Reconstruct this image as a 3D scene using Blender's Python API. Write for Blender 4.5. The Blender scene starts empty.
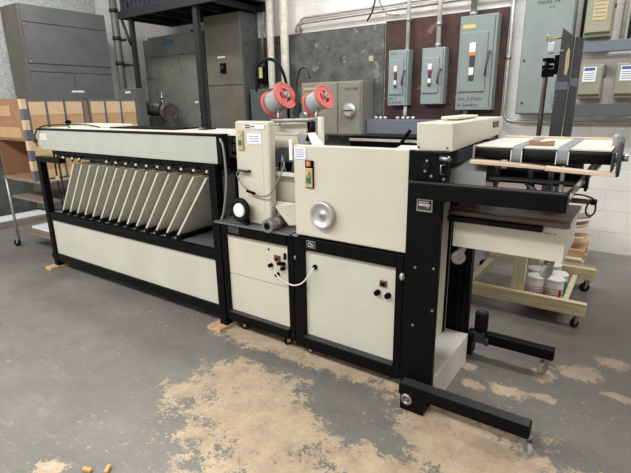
import bpy, bmesh, math, random
from mathutils import Vector, Matrix, Euler
random.seed(7)
C = bpy.context.scene.collection
PI = math.pi

# ------------------------------------------------------------------ materials
def lin(c):
    out = []
    for v in c:
        v = v / 255.0
        out.append(v / 12.92 if v <= 0.04045 else ((v + 0.055) / 1.055) ** 2.4)
    return (*out, 1.0)

def mat(name, rgb, rough=0.5, metal=0.0, var=0.06, scale=6.0, bump=0.0, bscale=60.0, spec=0.5, alpha=1.0, spots=None, emit=0.0, trans=0.0):
    m = bpy.data.materials.new(name); m.use_nodes = True
    nt = m.node_tree; N = nt.nodes; L = nt.links
    b = N['Principled BSDF']
    b.inputs['Roughness'].default_value = rough
    b.inputs['Metallic'].default_value = metal
    b.inputs['Specular IOR Level'].default_value = spec
    b.inputs['Alpha'].default_value = alpha
    b.inputs['Transmission Weight'].default_value = trans
    geo = N.new('ShaderNodeNewGeometry')
    no = N.new('ShaderNodeTexNoise'); no.inputs['Scale'].default_value = scale
    no.inputs['Detail'].default_value = 6; no.inputs['Roughness'].default_value = 0.65
    L.new(geo.outputs['Position'], no.inputs['Vector'])
    base = lin(rgb)
    ramp = N.new('ShaderNodeValToRGB')
    ramp.color_ramp.elements[0].position = 0.3; ramp.color_ramp.elements[1].position = 0.7
    ramp.color_ramp.elements[0].color = (*[max(0, c * (1 - var * 2)) for c in base[:3]], 1)
    ramp.color_ramp.elements[1].color = (*[min(1, c * (1 + var)) for c in base[:3]], 1)
    L.new(no.outputs['Fac'], ramp.inputs['Fac'])
    col = ramp.outputs['Color']
    if spots:
        srgb, sscale, thr = spots
        n2 = N.new('ShaderNodeTexNoise'); n2.inputs['Scale'].default_value = sscale; n2.inputs['Detail'].default_value = 3
        L.new(geo.outputs['Position'], n2.inputs['Vector'])
        r2 = N.new('ShaderNodeValToRGB')
        r2.color_ramp.elements[0].position = thr; r2.color_ramp.elements[1].position = thr + 0.03
        L.new(n2.outputs['Fac'], r2.inputs['Fac'])
        mx = N.new('ShaderNodeMixRGB'); mx.inputs['Color2'].default_value = lin(srgb)
        L.new(r2.outputs['Color'], mx.inputs['Fac']); L.new(col, mx.inputs['Color1'])
        col = mx.outputs['Color']
    L.new(col, b.inputs['Base Color'])
    if bump > 0:
        n3 = N.new('ShaderNodeTexNoise'); n3.inputs['Scale'].default_value = bscale; n3.inputs['Detail'].default_value = 4
        L.new(geo.outputs['Position'], n3.inputs['Vector'])
        bp = N.new('ShaderNodeBump'); bp.inputs['Strength'].default_value = bump; bp.inputs['Distance'].default_value = 0.01
        L.new(n3.outputs['Fac'], bp.inputs['Height']); L.new(bp.outputs['Normal'], b.inputs['Normal'])
    if emit:
        b.inputs['Emission Color'].default_value = base; b.inputs['Emission Strength'].default_value = emit
    return m

def wood(name, rgb, dark, scale=3.0, axis=0, rough=0.6):
    m = mat(name, rgb, rough)
    nt = m.node_tree; N = nt.nodes; L = nt.links; b = N['Principled BSDF']
    geo = N.new('ShaderNodeNewGeometry'); mp = N.new('ShaderNodeMapping')
    s = [14 * scale] * 3; s[axis] = 1.2 * scale
    mp.inputs['Scale'].default_value = s
    L.new(geo.outputs['Position'], mp.inputs['Vector'])
    n = N.new('ShaderNodeTexNoise'); n.inputs['Scale'].default_value = 1.0; n.inputs['Detail'].default_value = 5
    n.inputs['Distortion'].default_value = 0.6
    L.new(mp.outputs['Vector'], n.inputs['Vector'])
    r = N.new('ShaderNodeValToRGB'); r.color_ramp.elements[0].position = 0.35; r.color_ramp.elements[1].position = 0.65
    r.color_ramp.elements[0].color = lin(dark); r.color_ramp.elements[1].color = lin(rgb)
    L.new(n.outputs['Fac'], r.inputs['Fac']); L.new(r.outputs['Color'], b.inputs['Base Color'])
    return m

def math_node(nt, op, a, b=None, clamp=False):
    n = nt.nodes.new('ShaderNodeMath'); n.operation = op; n.use_clamp = clamp
    for i, v in enumerate((a, b)):
        if v is None: continue
        if isinstance(v, (int, float)): n.inputs[i].default_value = v
        else: nt.links.new(v, n.inputs[i])
    return n.outputs[0]

def floor_material():
    m = bpy.data.materials.new('worn_painted_concrete'); m.use_nodes = True
    nt = m.node_tree; N = nt.nodes; L = nt.links; b = N['Principled BSDF']
    geo = N.new('ShaderNodeNewGeometry'); P = geo.outputs['Position']
    def noise(scale, detail=6, rough=0.6, dist=0.0, vec=P):
        n = N.new('ShaderNodeTexNoise'); n.inputs['Scale'].default_value = scale
        n.inputs['Detail'].default_value = detail; n.inputs['Roughness'].default_value = rough
        n.inputs['Distortion'].default_value = dist
        L.new(vec, n.inputs['Vector']); return n.outputs['Fac']
    def ell(cx, cy, rx, ry, rot=0):
        mp = N.new('ShaderNodeMapping'); mp.vector_type = 'TEXTURE'
        mp.inputs['Location'].default_value = (cx, cy, 0); mp.inputs['Scale'].default_value = (rx, ry, 1e3)
        mp.inputs['Rotation'].default_value = (0, 0, math.radians(rot))
        L.new(P, mp.inputs['Vector'])
        ln = N.new('ShaderNodeVectorMath'); ln.operation = 'LENGTH'; L.new(mp.outputs['Vector'], ln.inputs[0])
        return math_node(nt, 'SUBTRACT', 1.0, ln.outputs['Value'])
    # bare patches: centre, radii, rotation
    pos = PATCHES
    f = None
    for e in pos:
        v = ell(*e)
        f = v if f is None else math_node(nt, 'MAXIMUM', f, v)
    f = math_node(nt, 'MAXIMUM', f, -1.0)
    for e in ISLANDS:
        v = math_node(nt, 'MAXIMUM', ell(*e), 0.0)
        f = math_node(nt, 'SUBTRACT', f, math_node(nt, 'MULTIPLY', v, 1.3))
    n1 = math_node(nt, 'MULTIPLY', math_node(nt, 'SUBTRACT', noise(4.5, 8, 0.75), 0.5), 2.4)
    n2 = math_node(nt, 'MULTIPLY', math_node(nt, 'SUBTRACT', noise(13, 10, 0.82), 0.5), 3.6)
    n3 = math_node(nt, 'MULTIPLY', math_node(nt, 'SUBTRACT', noise(70, 4, 0.7), 0.5), 1.5)
    f = math_node(nt, 'ADD', math_node(nt, 'ADD', math_node(nt, 'ADD', math_node(nt, 'MULTIPLY', f, 0.85), n1), n2), n3)
    fac = math_node(nt, 'MULTIPLY', f, 26.0, True)
    # small chips everywhere
    ch = math_node(nt, 'MULTIPLY', math_node(nt, 'SUBTRACT', noise(30, 4, 0.6), 0.625), 30, True)
    chz = math_node(nt, 'MULTIPLY', math_node(nt, 'SUBTRACT', noise(1.6, 2, 0.5), 0.47), 8, True)
    ch = math_node(nt, 'MULTIPLY', math_node(nt, 'MULTIPLY', ch, chz), 0.75)
    fac = math_node(nt, 'MAXIMUM', fac, ch)
    # grey paint
    g = N.new('ShaderNodeValToRGB'); g.color_ramp.elements[0].position = 0.3; g.color_ramp.elements[1].position = 0.72
    g.color_ramp.elements[0].color = lin((106, 107, 103)); g.color_ramp.elements[1].color = lin((138, 136, 130))
    L.new(noise(2.2, 10, 0.72), g.inputs['Fac'])
    # pale scuffs: stretched noise
    mp = N.new('ShaderNodeMapping'); mp.inputs['Scale'].default_value = (2.2, 7.5, 1); mp.inputs['Rotation'].default_value = (0, 0, 0.5)
    L.new(P, mp.inputs['Vector'])
    sc = math_node(nt, 'MULTIPLY', math_node(nt, 'SUBTRACT', noise(2.2, 12, 0.8, 1.4, mp.outputs['Vector']), 0.53), 3.6, True)
    mxs = N.new('ShaderNodeMixRGB'); mxs.inputs['Color2'].default_value = lin((176, 170, 160))
    L.new(math_node(nt, 'MULTIPLY', sc, 0.75), mxs.inputs['Fac']); L.new(g.outputs['Color'], mxs.inputs['Color1'])
    # brown stains
    st = math_node(nt, 'MULTIPLY', math_node(nt, 'SUBTRACT', noise(0.9, 9, 0.75, 0.6), 0.47), 5.0, True)
    mst = N.new('ShaderNodeMixRGB'); mst.inputs['Color2'].default_value = lin((124, 114, 104))
    L.new(math_node(nt, 'MULTIPLY', st, 0.55), mst.inputs['Fac']); L.new(mxs.outputs['Color'], mst.inputs['Color1'])
    mxs = mst
    # painted light falloff: floor darkened in an ellipse beyond the delivery end
    falloff = math_node(nt, 'MULTIPLY', math_node(nt, 'ADD', ell(0.5, 3.2, 1.6, 1.9, 0), math_node(nt, 'MULTIPLY', n1, 0.25)), 1.6, True)
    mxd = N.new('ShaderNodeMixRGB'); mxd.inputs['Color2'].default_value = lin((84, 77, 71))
    L.new(math_node(nt, 'MULTIPLY', falloff, 0.92), mxd.inputs['Fac']); L.new(mxs.outputs['Color'], mxd.inputs['Color1'])
    t = N.new('ShaderNodeValToRGB'); t.color_ramp.elements[0].position = 0.3; t.color_ramp.elements[1].position = 0.7
    t.color_ramp.elements[0].color = lin((166, 146, 124)); t.color_ramp.elements[1].color = lin((216, 194, 164))
    L.new(noise(7, 10, 0.75), t.inputs['Fac'])
    mx = N.new('ShaderNodeMixRGB'); L.new(fac, mx.inputs['Fac'])
    td = N.new('ShaderNodeMixRGB'); td.inputs['Color2'].default_value = lin((120, 104, 91)); L.new(math_node(nt, 'MULTIPLY', falloff, 0.85), td.inputs['Fac']); L.new(t.outputs['Color'], td.inputs['Color1'])  # bare patches dimmed by the same painted falloff
    L.new(mxd.outputs['Color'], mx.inputs['Color1']); L.new(td.outputs['Color'], mx.inputs['Color2'])
    sp = N.new('ShaderNodeMixRGB'); sp.blend_type = 'MULTIPLY'; sp.inputs['Color2'].default_value = (0.62, 0.60, 0.58, 1)
    L.new(math_node(nt, 'MULTIPLY', math_node(nt, 'SUBTRACT', noise(60, 8, 0.85), 0.42), 2.2, True), sp.inputs['Fac'])
    L.new(mx.outputs['Color'], sp.inputs['Color1'])
    L.new(sp.outputs['Color'], b.inputs['Base Color'])
    rr = math_node(nt, 'ADD', math_node(nt, 'MULTIPLY', fac, 0.25), 0.42)
    L.new(rr, b.inputs['Roughness'])
    bp = N.new('ShaderNodeBump'); bp.inputs['Strength'].default_value = 0.25; bp.inputs['Distance'].default_value = 0.004
    hh = math_node(nt, 'SUBTRACT', math_node(nt, 'MULTIPLY', noise(40, 5), 0.5), math_node(nt, 'MULTIPLY', fac, 0.5))
    L.new(hh, bp.inputs['Height']); L.new(bp.outputs['Normal'], b.inputs['Normal'])
    return m

PATCHES = [(-1.36, 1.42, .40, .33, 0), (-1.66, 1.62, .25, .20, 0), (-1.02, 1.14, .36, .26, 20), (-1.84, 1.39, .15, .07, 20),
           (-1.85, 2.04, .42, .12, 0), (-1.30, 2.08, .55, .13, 0), (-.50, 1.80, .42, .26, -10), (-.15, 1.72, .30, .22, 0),
           (-.09, 2.74, .11, .08, 30), (-.25, 2.60, .07, .06, 0), (.05, 2.96, .08, .06, 0), (-.40, 2.34, .09, .06, 0), (.10, 2.60, .08, .04, 0), (-.22, 2.38, .06, .03, 0),
           (-.56, 2.30, .06, .04, 0), (-.64, 2.46, .04, .04, 0), (-1.90, .68, .07, .045, 30), (-.70, 1.45, .22, .16, 0)]
ISLANDS = [(-1.02, 1.77, .30, .21, 0), (-1.72, 1.88, .20, .07, 0), (-.72, 1.62, .12, .1, 0)]

def wall_material(name, rgb, axis_u, warm=False, glaze=None):
    m = mat(name, rgb, 0.7, var=0.07, scale=2.2)
    nt = m.node_tree; N = nt.nodes; L = nt.links; b = N['Principled BSDF']
    geo = N.new('ShaderNodeNewGeometry'); sep = N.new('ShaderNodeSeparateXYZ'); L.new(geo.outputs['Position'], sep.inputs[0])
    cmb = N.new('ShaderNodeCombineXYZ'); L.new(sep.outputs[axis_u], cmb.inputs[0]); L.new(sep.outputs[2], cmb.inputs[1])
    br = N.new('ShaderNodeTexBrick'); br.inputs['Scale'].default_value = 1.0
    br.inputs['Brick Width'].default_value = 0.42; br.inputs['Row Height'].default_value = 0.21
    br.inputs['Mortar Size'].default_value = 0.006; br.inputs['Mortar Smooth'].default_value = 0.6
    L.new(cmb.outputs[0], br.inputs['Vector'])
    bp = N.new('ShaderNodeBump'); bp.inputs['Strength'].default_value = 0.4; bp.inputs['Distance'].default_value = 0.005; bp.invert = True
    n3 = N.new('ShaderNodeTexNoise'); n3.inputs['Scale'].default_value = 45; L.new(geo.outputs['Position'], n3.inputs['Vector'])
    h = math_node(nt, 'SUBTRACT', br.outputs['Fac'], math_node(nt, 'MULTIPLY', n3.outputs['Fac'], 0.5))
    L.new(h, bp.inputs['Height']); L.new(bp.outputs['Normal'], b.inputs['Normal'])
    # mortar a little dirtier
    src = b.inputs['Base Color'].links[0].from_socket
    mx = N.new('ShaderNodeMixRGB'); mx.blend_type = 'MULTIPLY'
    mx.inputs['Color2'].default_value = (0.86, 0.85, 0.84, 1)
    L.new(math_node(nt, 'MULTIPLY', br.outputs['Fac'], 0.6), mx.inputs['Fac']); L.new(src, mx.inputs['Color1'])
    L.new(mx.outputs['Color'], b.inputs['Base Color'])
    return m

M = dict(
    cream=mat('cream_enamel', (211, 205, 188), 0.42, var=0.03, scale=3, spots=((150, 140, 120), 75, 0.76)),
    creamg=mat('greenish_cream_enamel', (203, 203, 188), 0.45, var=0.04, scale=3, spots=((130, 125, 110), 70, 0.78)),
    fin=mat('bin_plate_enamel', (204, 202, 186), 0.5, var=0.05),
    pale=mat('pale_cover_enamel', (222, 218, 208), 0.4, var=0.03),
    black=mat('black_enamel', (8, 8, 10), 0.45, var=0.15, scale=10, spec=0.12, spots=((46, 46, 47), 90, 0.79)),
    blackm=mat('matte_black', (7, 7, 8), 0.75, spec=0.1),
    rubber=mat('black_rubber', (15, 15, 16), 0.6, spec=0.2),
    steel=mat('brushed_steel', (170, 170, 168), 0.35, 0.9, var=0.08, scale=20),
    chrome=mat('chrome', (200, 200, 198), 0.38, 0.6, var=0.05),
    zinc=mat('galvanised_conduit', (178, 178, 174), 0.42, 0.6, var=0.12, scale=12),
    dsteel=mat('dark_steel', (74, 75, 77), 0.5, 0.5, var=0.12),
    deck=mat('grey_deck_metal', (122, 122, 124), 0.45, 0.4, var=0.12, scale=9),
    greywheel=mat('grey_caster_rubber', (148, 146, 140), 0.55),
    switch=mat('grey_switch_enamel', (143, 154, 155), 0.45, var=0.05, scale=5),
    switch2=mat('grey_green_enamel', (136, 146, 143), 0.45, var=0.05, scale=5),
    olive=mat('olive_grey_enamel', (134, 134, 122), 0.45, var=0.05),
    meter=mat('meter_box_enamel', (150, 150, 130), 0.35, 0.2, var=0.07),
    blueg=mat('blue_grey_enamel', (106, 114, 124), 0.45, var=0.05),
    greend=mat('dark_grey_green_enamel', (88, 93, 91), 0.45, var=0.08),
    cabA=mat('charcoal_cabinet_enamel', (100, 99, 100), 0.45, var=0.10, scale=3),
    cabB=mat('grey_cabinet_enamel', (118, 118, 111), 0.5, var=0.13, scale=2.5, spots=((92, 92, 86), 9, 0.64)),
    cabC=mat('brown_grey_cabinet_enamel', (112, 109, 97), 0.5, var=0.12, scale=4),
    cabCs=mat('mottled_cabinet_side', (88, 92, 92), 0.55, var=0.25, scale=22),
    panelwall=mat('dark_concrete', (84, 84, 82), 0.75, var=0.3, scale=7),
    galv=mat('mottled_galvanised_sheet', (182, 186, 184), 0.55, 0.1, var=0.2, scale=26),
    rack=mat('blackened_rack_steel', (40, 40, 42), 0.6, 0.2, var=0.2),
    rackblue=mat('dark_blue_deck', (42, 46, 58), 0.6, var=0.3, scale=12),
    boardgrey=mat('grey_painted_plywood', (100, 100, 96), 0.75, var=0.3, scale=6, spots=((128, 126, 118), 9, 0.64)),
    boardred=mat('red_brown_backboard', (74, 46, 40), 0.6, var=0.3, scale=5, spots=((112, 88, 72), 5, 0.66)),
    kraft=mat('kraft_cardboard', (196, 158, 120), 0.8, var=0.07, scale=5),
    kraft2=mat('brown_cardboard', (160, 122, 90), 0.8, var=0.08, scale=5),
    tape=mat('tan_tape', (218, 188, 148), 0.5, var=0.06),
    gtape=mat('grey_duct_tape', (98, 102, 112), 0.45, var=0.08),
    board=wood('pale_board', (228, 206, 182), (208, 182, 156), axis=0),
    pine=wood('pine_timber', (218, 206, 170), (196, 180, 138), axis=0),
    piney=wood('pine_timber_upright', (222, 212, 180), (202, 188, 150), axis=2),
    pad=wood('timber_pad', (214, 182, 146), (186, 150, 112), axis=1),
    brownwood=wood('brown_tabletop', (116, 92, 84), (88, 66, 58), axis=0, rough=0.25),
    shelfwood=wood('shelf_wood', (150, 134, 120), (120, 104, 92), axis=1),
    red=mat('coral_plastic', (238, 122, 112), 0.4, var=0.05, spec=0.5),
    wire=mat('coiled_wire', (176, 178, 182), 0.4, 0.25, var=0.12, scale=80),
    white=mat('white_paint', (236, 236, 232), 0.5, var=0.03),
    paper=mat('white_paper', (238, 240, 242), 0.7, var=0.02),
    bluetxt=mat('blue_print', (72, 96, 160), 0.6),
    greytxt=mat('grey_print', (120, 122, 126), 0.6),
    ink=mat('black_ink', (44, 46, 50), 0.6),
    orange=mat('orange_plastic', (220, 130, 70), 0.4),
    green=mat('green_plastic', (40, 120, 84), 0.4),
    yellow=mat('yellow_label', (214, 200, 120), 0.6),
    yplate=mat('tan_label_plate', (192, 176, 132), 0.5),
    redlabel=mat('red_print', (200, 56, 62), 0.5),
    cable=mat('grey_cable', (134, 134, 132), 0.5),
    wcable=mat('white_cable', (226, 224, 214), 0.5),
    bcable=mat('black_cable', (24, 24, 25), 0.5),
    beige=mat('aged_white_pipe', (220, 214, 200), 0.55, var=0.12, scale=12),
    strap=mat('grey_belt', (134, 140, 142), 0.6, var=0.06),
    acry=mat('smoky_acrylic', (196, 198, 198), 0.25, trans=0.1, alpha=0.6),
    bluelabel=mat('teal_label', (58, 112, 138), 0.6),
    brass=mat('brass', (170, 140, 90), 0.35, 0.8),
    motor=mat('dirty_motor_casting', (96, 93, 88), 0.5, 0.3, var=0.35, scale=20),
    mastpaint=mat('dark_grey_mast_paint', (62, 63, 66), 0.45, var=0.15),
    rodpaint=mat('brown_greased_rod', (74, 60, 56), 0.4, 0.4, var=0.15),
    socketbrown=mat('brown_bakelite', (110, 62, 44), 0.4),
    scrapwood=mat('orange_wood', (216, 164, 100), 0.6),
    beamg=mat('beam_enamel', (184, 186, 175), 0.45, var=0.04, spots=((130, 125, 110), 70, 0.78)),
    sheetblue=mat('pale_blue_sheet', (218, 223, 228), 0.7, var=0.04),
)

# ------------------------------------------------------------------ mesh builder
class MB:
    def __init__(s): s.v = []; s.f = []; s.sm = []
    def add(s, vs, fs, smooth=False):
        o = len(s.v); s.v += [tuple(v) for v in vs]
        s.f += [tuple(i + o for i in f) for f in fs]; s.sm += [smooth] * len(fs)
        return s
    def box(s, x0, x1, y0, y1, z0, z1, mtx=None):
        vs = [Vector(p) for p in ((x0,y0,z0),(x1,y0,z0),(x1,y1,z0),(x0,y1,z0),(x0,y0,z1),(x1,y0,z1),(x1,y1,z1),(x0,y1,z1))]
        if mtx is not None: vs = [mtx @ v for v in vs]
        return s.add(vs, [(0,3,2,1),(4,5,6,7),(0,1,5,4),(1,2,6,5),(2,3,7,6),(3,0,4,7)])
    def prism(s, pts, axis, a, b):
        # pts: 2D outline in the two other axes (order x,y,z without axis), counter-clockwise
        n = len(pts); vs = []
        for t in (a, b):
            for p in pts:
                q = list(p); q.insert(axis, t); vs.append(q)
        fs = [tuple(range(n))[::-1], tuple(range(n, 2 * n))]
        for i in range(n): fs.append((i, (i + 1) % n, n + (i + 1) % n, n + i))
        return s.add(vs, fs)
    def cyl(s, p0, p1, r, r1=None, seg=20, caps=True):
        return s.lathe(p0, p1, [(0, r), (1, r if r1 is None else r1)], seg, caps)
    def lathe(s, p0, p1, prof, seg=24, caps=True):
        # prof: (t along p0->p1, radius)
        p0 = Vector(p0); p1 = Vector(p1); d = p1 - p0
        ax = d.normalized(); u = ax.orthogonal().normalized(); w = ax.cross(u)
        vs = []; fs = []
        for t, r in prof:
            c = p0 + d * t
            for k in range(seg):
                a = 2 * PI * k / seg
                vs.append(c + (u * math.cos(a) + w * math.sin(a)) * max(r, 1e-5))
        for i in range(len(prof) - 1):
            for k in range(seg):
                k2 = (k + 1) % seg
                fs.append((i*seg + k, i*seg + k2, (i+1)*seg + k2, (i+1)*seg + k))
        s.add(vs, fs, True)
        if caps:
            o = len(s.v) - len(vs)
            s.f.append(tuple(o + k for k in range(seg))[::-1]); s.sm.append(False)
            o2 = o + (len(prof) - 1) * seg
            s.f.append(tuple(o2 + k for k in range(seg))); s.sm.append(False)
        return s
    def tube(s, pts, r, seg=8, smooth_n=0):
        P = [Vector(p) for p in pts]
        if smooth_n:
            Q = []
            ext = [P[0] * 2 - P[1]] + P + [P[-1] * 2 - P[-2]]
            for i in range(1, len(ext) - 2):
                a, b, c, d = ext[i-1], ext[i], ext[i+1], ext[i+2]
                for k in range(smooth_n):
                    t = k / smooth_n
                    Q.append(0.5 * ((2*b) + (c - a)*t + (2*a - 5*b + 4*c - d)*t*t + (3*b - a - 3*c + d)*t**3))
            Q.append(P[-1]); P = Q
        vs = []; fs = []
        n = len(P); u = None
        for i in range(n):
            t = (P[min(i+1, n-1)] - P[max(i-1, 0)]).normalized()
            if u is None: u = t.orthogonal().normalized()
            else:
                u = (u - t * u.dot(t))
                u = u.normalized() if u.length > 1e-6 else t.orthogonal().normalized()
            w = t.cross(u)
            for k in range(seg):
                a = 2*PI*k/seg
                vs.append(P[i] + (u*math.cos(a) + w*math.sin(a))*r)
        for i in range(n-1):
            for k in range(seg):
                k2 = (k+1) % seg
                fs.append((i*seg+k, i*seg+k2, (i+1)*seg+k2, (i+1)*seg+k))
        s.add(vs, fs, True)
        o = len(s.v) - len(vs)
        s.f.append(tuple(o+k for k in range(seg))[::-1]); s.sm.append(False)
        s.f.append(tuple(o+(n-1)*seg+k for k in range(seg))); s.sm.append(False)
        return s
    def torus(s, c, axis, R, r, seg=28, sub=10):
        c = Vector(c); ax = Vector(axis).normalized(); u = ax.orthogonal().normalized(); w = ax.cross(u)
        vs = []; fs = []
        for i in range(seg):
            a = 2*PI*i/seg; d = u*math.cos(a) + w*math.sin(a)
            for k in range(sub):
                b = 2*PI*k/sub
                vs.append(c + d*(R + r*math.cos(b)) + ax*(r*math.sin(b)))
        for i in range(seg):
            for k in range(sub):
                i2 = (i+1) % seg; k2 = (k+1) % sub
                fs.append((i*sub+k, i2*sub+k, i2*sub+k2, i*sub+k2))
        return s.add(vs, fs, True)
    def ball(s, c, r, seg=14, rings=8, sz=1.0):
        c = Vector(c)
        prof = [( (1 - math.cos(PI*i/rings))/2, r*math.sin(PI*i/rings)) for i in range(rings+1)]
        return s.lathe(c - Vector((0,0,r*sz)), c + Vector((0,0,r*sz)), prof, seg, False)

def obj(name, mb, m, parent=None, bev=0.0, label=None, kind=None, solid=0.0):
    me = bpy.data.meshes.new(name); me.from_pydata(mb.v, [], mb.f)
    for p, sflag in zip(me.polygons, mb.sm): p.use_smooth = sflag
    me.update()
    bm = bmesh.new(); bm.from_mesh(me); bmesh.ops.recalc_face_normals(bm, faces=bm.faces); bm.to_mesh(me); bm.free()
    me.materials.append(M[m] if isinstance(m, str) else m)
    o = bpy.data.objects.new(name, me); C.objects.link(o)
    if parent is not None:
        o.parent = parent
        if parent.type == 'EMPTY' and not parent.get('_l'):
            o.matrix_parent_inverse = Matrix.Translation(-Vector(parent.location))
    if bev:
        md = o.modifiers.new('bevel', 'BEVEL'); md.width = bev; md.segments = 2; md.limit_method = 'ANGLE'; md.angle_limit = 0.7
        md.harden_normals = False
    if label: o['label'] = label
    if kind: o['kind'] = kind
    return o

LOCAL = []
def thing(name, label, cat, loc=(0,0,0), group=None, rot=None, local=False):
    o = bpy.data.objects.new(name, None); C.objects.link(o); o.empty_display_size = 0.1
    o.location = loc
    if rot is not None: o.rotation_euler = rot
    if local: o['_l'] = 1; LOCAL.append(o)
    o['label'] = label; o['category'] = cat
    if group: o['group'] = group
    return o
def tag(o, label, cat, group=None):
    o['label'] = label; o['category'] = cat
    if group: o['group'] = group
    return o
def struct(name, mb, m, bev=0):
    o = obj(name, mb, m, None, bev); o['kind'] = 'structure'; return o
def dup(root, loc, label, group=None, rot=None):
    r = root.copy(); C.objects.link(r); r.location = loc; r['label'] = label
    if rot is not None: r.rotation_euler = rot
    if group: r['group'] = group
    for ch in list(root.children):
        c = ch.copy(); C.objects.link(c); c.parent = r
        for g in ch.children:
            d = g.copy(); C.objects.link(d); d.parent = c
    return r
def B(*a): return MB().box(*a)

def text(name, s, m, parent, origin, xdir, up, size, label=None, extr=0.0006):
    cu = bpy.data.curves.new(name, 'FONT'); cu.body = s; cu.size = size; cu.extrude = extr
    cu.align_x = 'LEFT'; cu.resolution_u = 3
    to = bpy.data.objects.new(name + '_tmp', cu); C.objects.link(to)
    bpy.context.view_layer.update()
    dg = bpy.context.evaluated_depsgraph_get()
    me = bpy.data.meshes.new_from_object(to.evaluated_get(dg))
    bpy.data.objects.remove(to); bpy.data.curves.remove(cu)
    x = Vector(xdir).normalized(); u = Vector(up).normalized(); n = x.cross(u)
    mt = Matrix((x, u, n)).transposed().to_4x4(); mt.translation = Vector(origin)
    me.transform(mt); me.materials.clear(); me.materials.append(M[m])
    o = bpy.data.objects.new(name, me); C.objects.link(o)
    if parent is not None:
        o.parent = parent
        if parent.type == 'EMPTY' and not parent.get('_l'):
            o.matrix_parent_inverse = Matrix.Translation(-Vector(parent.location))
    return o

def caster(parent, x, y, ztop, r=0.035, ang=0.0, wm='greywheel', side=0.02):
    """swivel caster: fork as part, wheel as sub-part; ang = rolling direction"""
    dx, dy = math.cos(ang), math.sin(ang)
    cx, cy = x - dx * r * 0.5, y - dy * r * 0.5
    cz = ztop - r - 0.028
    f = MB()
    f.cyl((x, y, ztop - 0.004), (x, y, ztop), r * 0.8)
    f.cyl((x, y, ztop - 0.02), (x, y, ztop - 0.004), r * 0.5, r * 0.65)
    mt = Matrix.Translation((0, 0, 0))
    nx, ny = -dy, dx
    for sgn in (-1, 1):
        o = 0.013 * sgn
        p = [(x + nx*o + dx*0.012, y + ny*o + dy*0.012, ztop - 0.016), (x + nx*o - dx*0.02, y + ny*o - dy*0.02, ztop - 0.016),
             (cx + nx*o - dx*0.008, cy + ny*o - dy*0.008, cz - 0.006), (cx + nx*o + dx*0.008, cy + ny*o + dy*0.008, cz - 0.006)]
        q = [(a[0] + nx*0.003*sgn, a[1] + ny*0.003*sgn, a[2]) for a in p]
        f.add(p + q, [(0,1,2,3), (7,6,5,4), (0,4,5,1), (1,5,6,2), (2,6,7,3), (3,7,4,0)])
    fo = obj('caster', f, 'steel', parent)
    w = MB()
    w.lathe((cx - nx*0.010, cy - ny*0.010, cz), (cx + nx*0.010, cy + ny*0.010, cz), [(0, r*0.35), (0, r*0.82), (0.15, r), (0.85, r), (1, r*0.82), (1, r*0.35)], 22)
    obj('wheel', w, wm, fo)
    return fo

# ------------------------------------------------------------------ camera
def camera():
    f, yaw, pitch, roll = 461.3614, 0.6100648, 0.2811570, -0.0165367
    fw = Vector((-math.sin(yaw)*math.cos(pitch), math.cos(yaw)*math.cos(pitch), -math.sin(pitch)))
    r = Vector((math.cos(yaw), math.sin(yaw), 0)); u = r.cross(fw)
    c, s = math.cos(roll), math.sin(roll)
    r2 = c*r + s*u; u2 = -s*r + c*u
    cd = bpy.data.cameras.new('camera'); co = bpy.data.objects.new('camera', cd); C.objects.link(co)
    cd.sensor_fit = 'HORIZONTAL'; cd.sensor_width = 36; cd.lens = f * 36 / 631
    mt = Matrix((r2, u2, -fw)).transposed().to_4x4(); mt.translation = Vector((0, 0, 1.5))
    co.matrix_world = mt; cd.clip_start = 0.05
    bpy.context.scene.camera = co
camera()

# ------------------------------------------------------------------ room
XL, XR, YF, YB, ZC = -7.15, 3.4, -3.4, 5.31, 4.1
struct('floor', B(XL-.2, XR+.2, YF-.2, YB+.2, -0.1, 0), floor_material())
struct('wall_back', B(XL-.2, XR+.2, YB, YB+.15, 0, ZC), wall_material('white_painted_block_back', (234, 232, 228), 0))
struct('wall_left', B(XL-.15, XL, YF-.2, YB, 0, ZC), wall_material('white_painted_block_left', (236, 236, 234), 1))
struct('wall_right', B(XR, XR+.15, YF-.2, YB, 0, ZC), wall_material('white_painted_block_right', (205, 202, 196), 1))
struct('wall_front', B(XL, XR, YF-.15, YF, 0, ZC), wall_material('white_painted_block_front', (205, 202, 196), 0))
struct('ceiling', B(XL-.2, XR+.2, YF-.2, YB+.2, ZC, ZC+.1), mat('ceiling_paint', (190, 190, 188), 0.8))

# ------------------------------------------------------------------ left end: platform, lining, cabinets
o = tag(obj('low_platform', B(XL+.16, -6.62, 1.6, 4.34, 0, 0.085), 'shelfwood', bev=.004), 'low brown timber platform along the foot of the left wall', 'platform')
o = tag(obj('floor_sheet', B(-6.98, -6.64, 2.0, 3.05, 0.0865, 0.095), 'sheetblue'), 'pale blue white sheet lying on the low platform behind the cart', 'sheet')
# galvanised lining on the wall
o = tag(obj('galvanised_sheet', B(XL+.005, XL+.03, .9, 4.42, 1.62, 3.6), 'galv'), 'mottled galvanised sheet lining the left wall behind the tall charcoal cabinet', 'wall panel')
o = tag(obj('concrete_panel', B(XL+.005, XL+.030, .9, 4.9, 0.0, 1.61), 'panelwall'), 'dark mottled concrete panel low on the wall behind the cart', 'wall panel')

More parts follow.
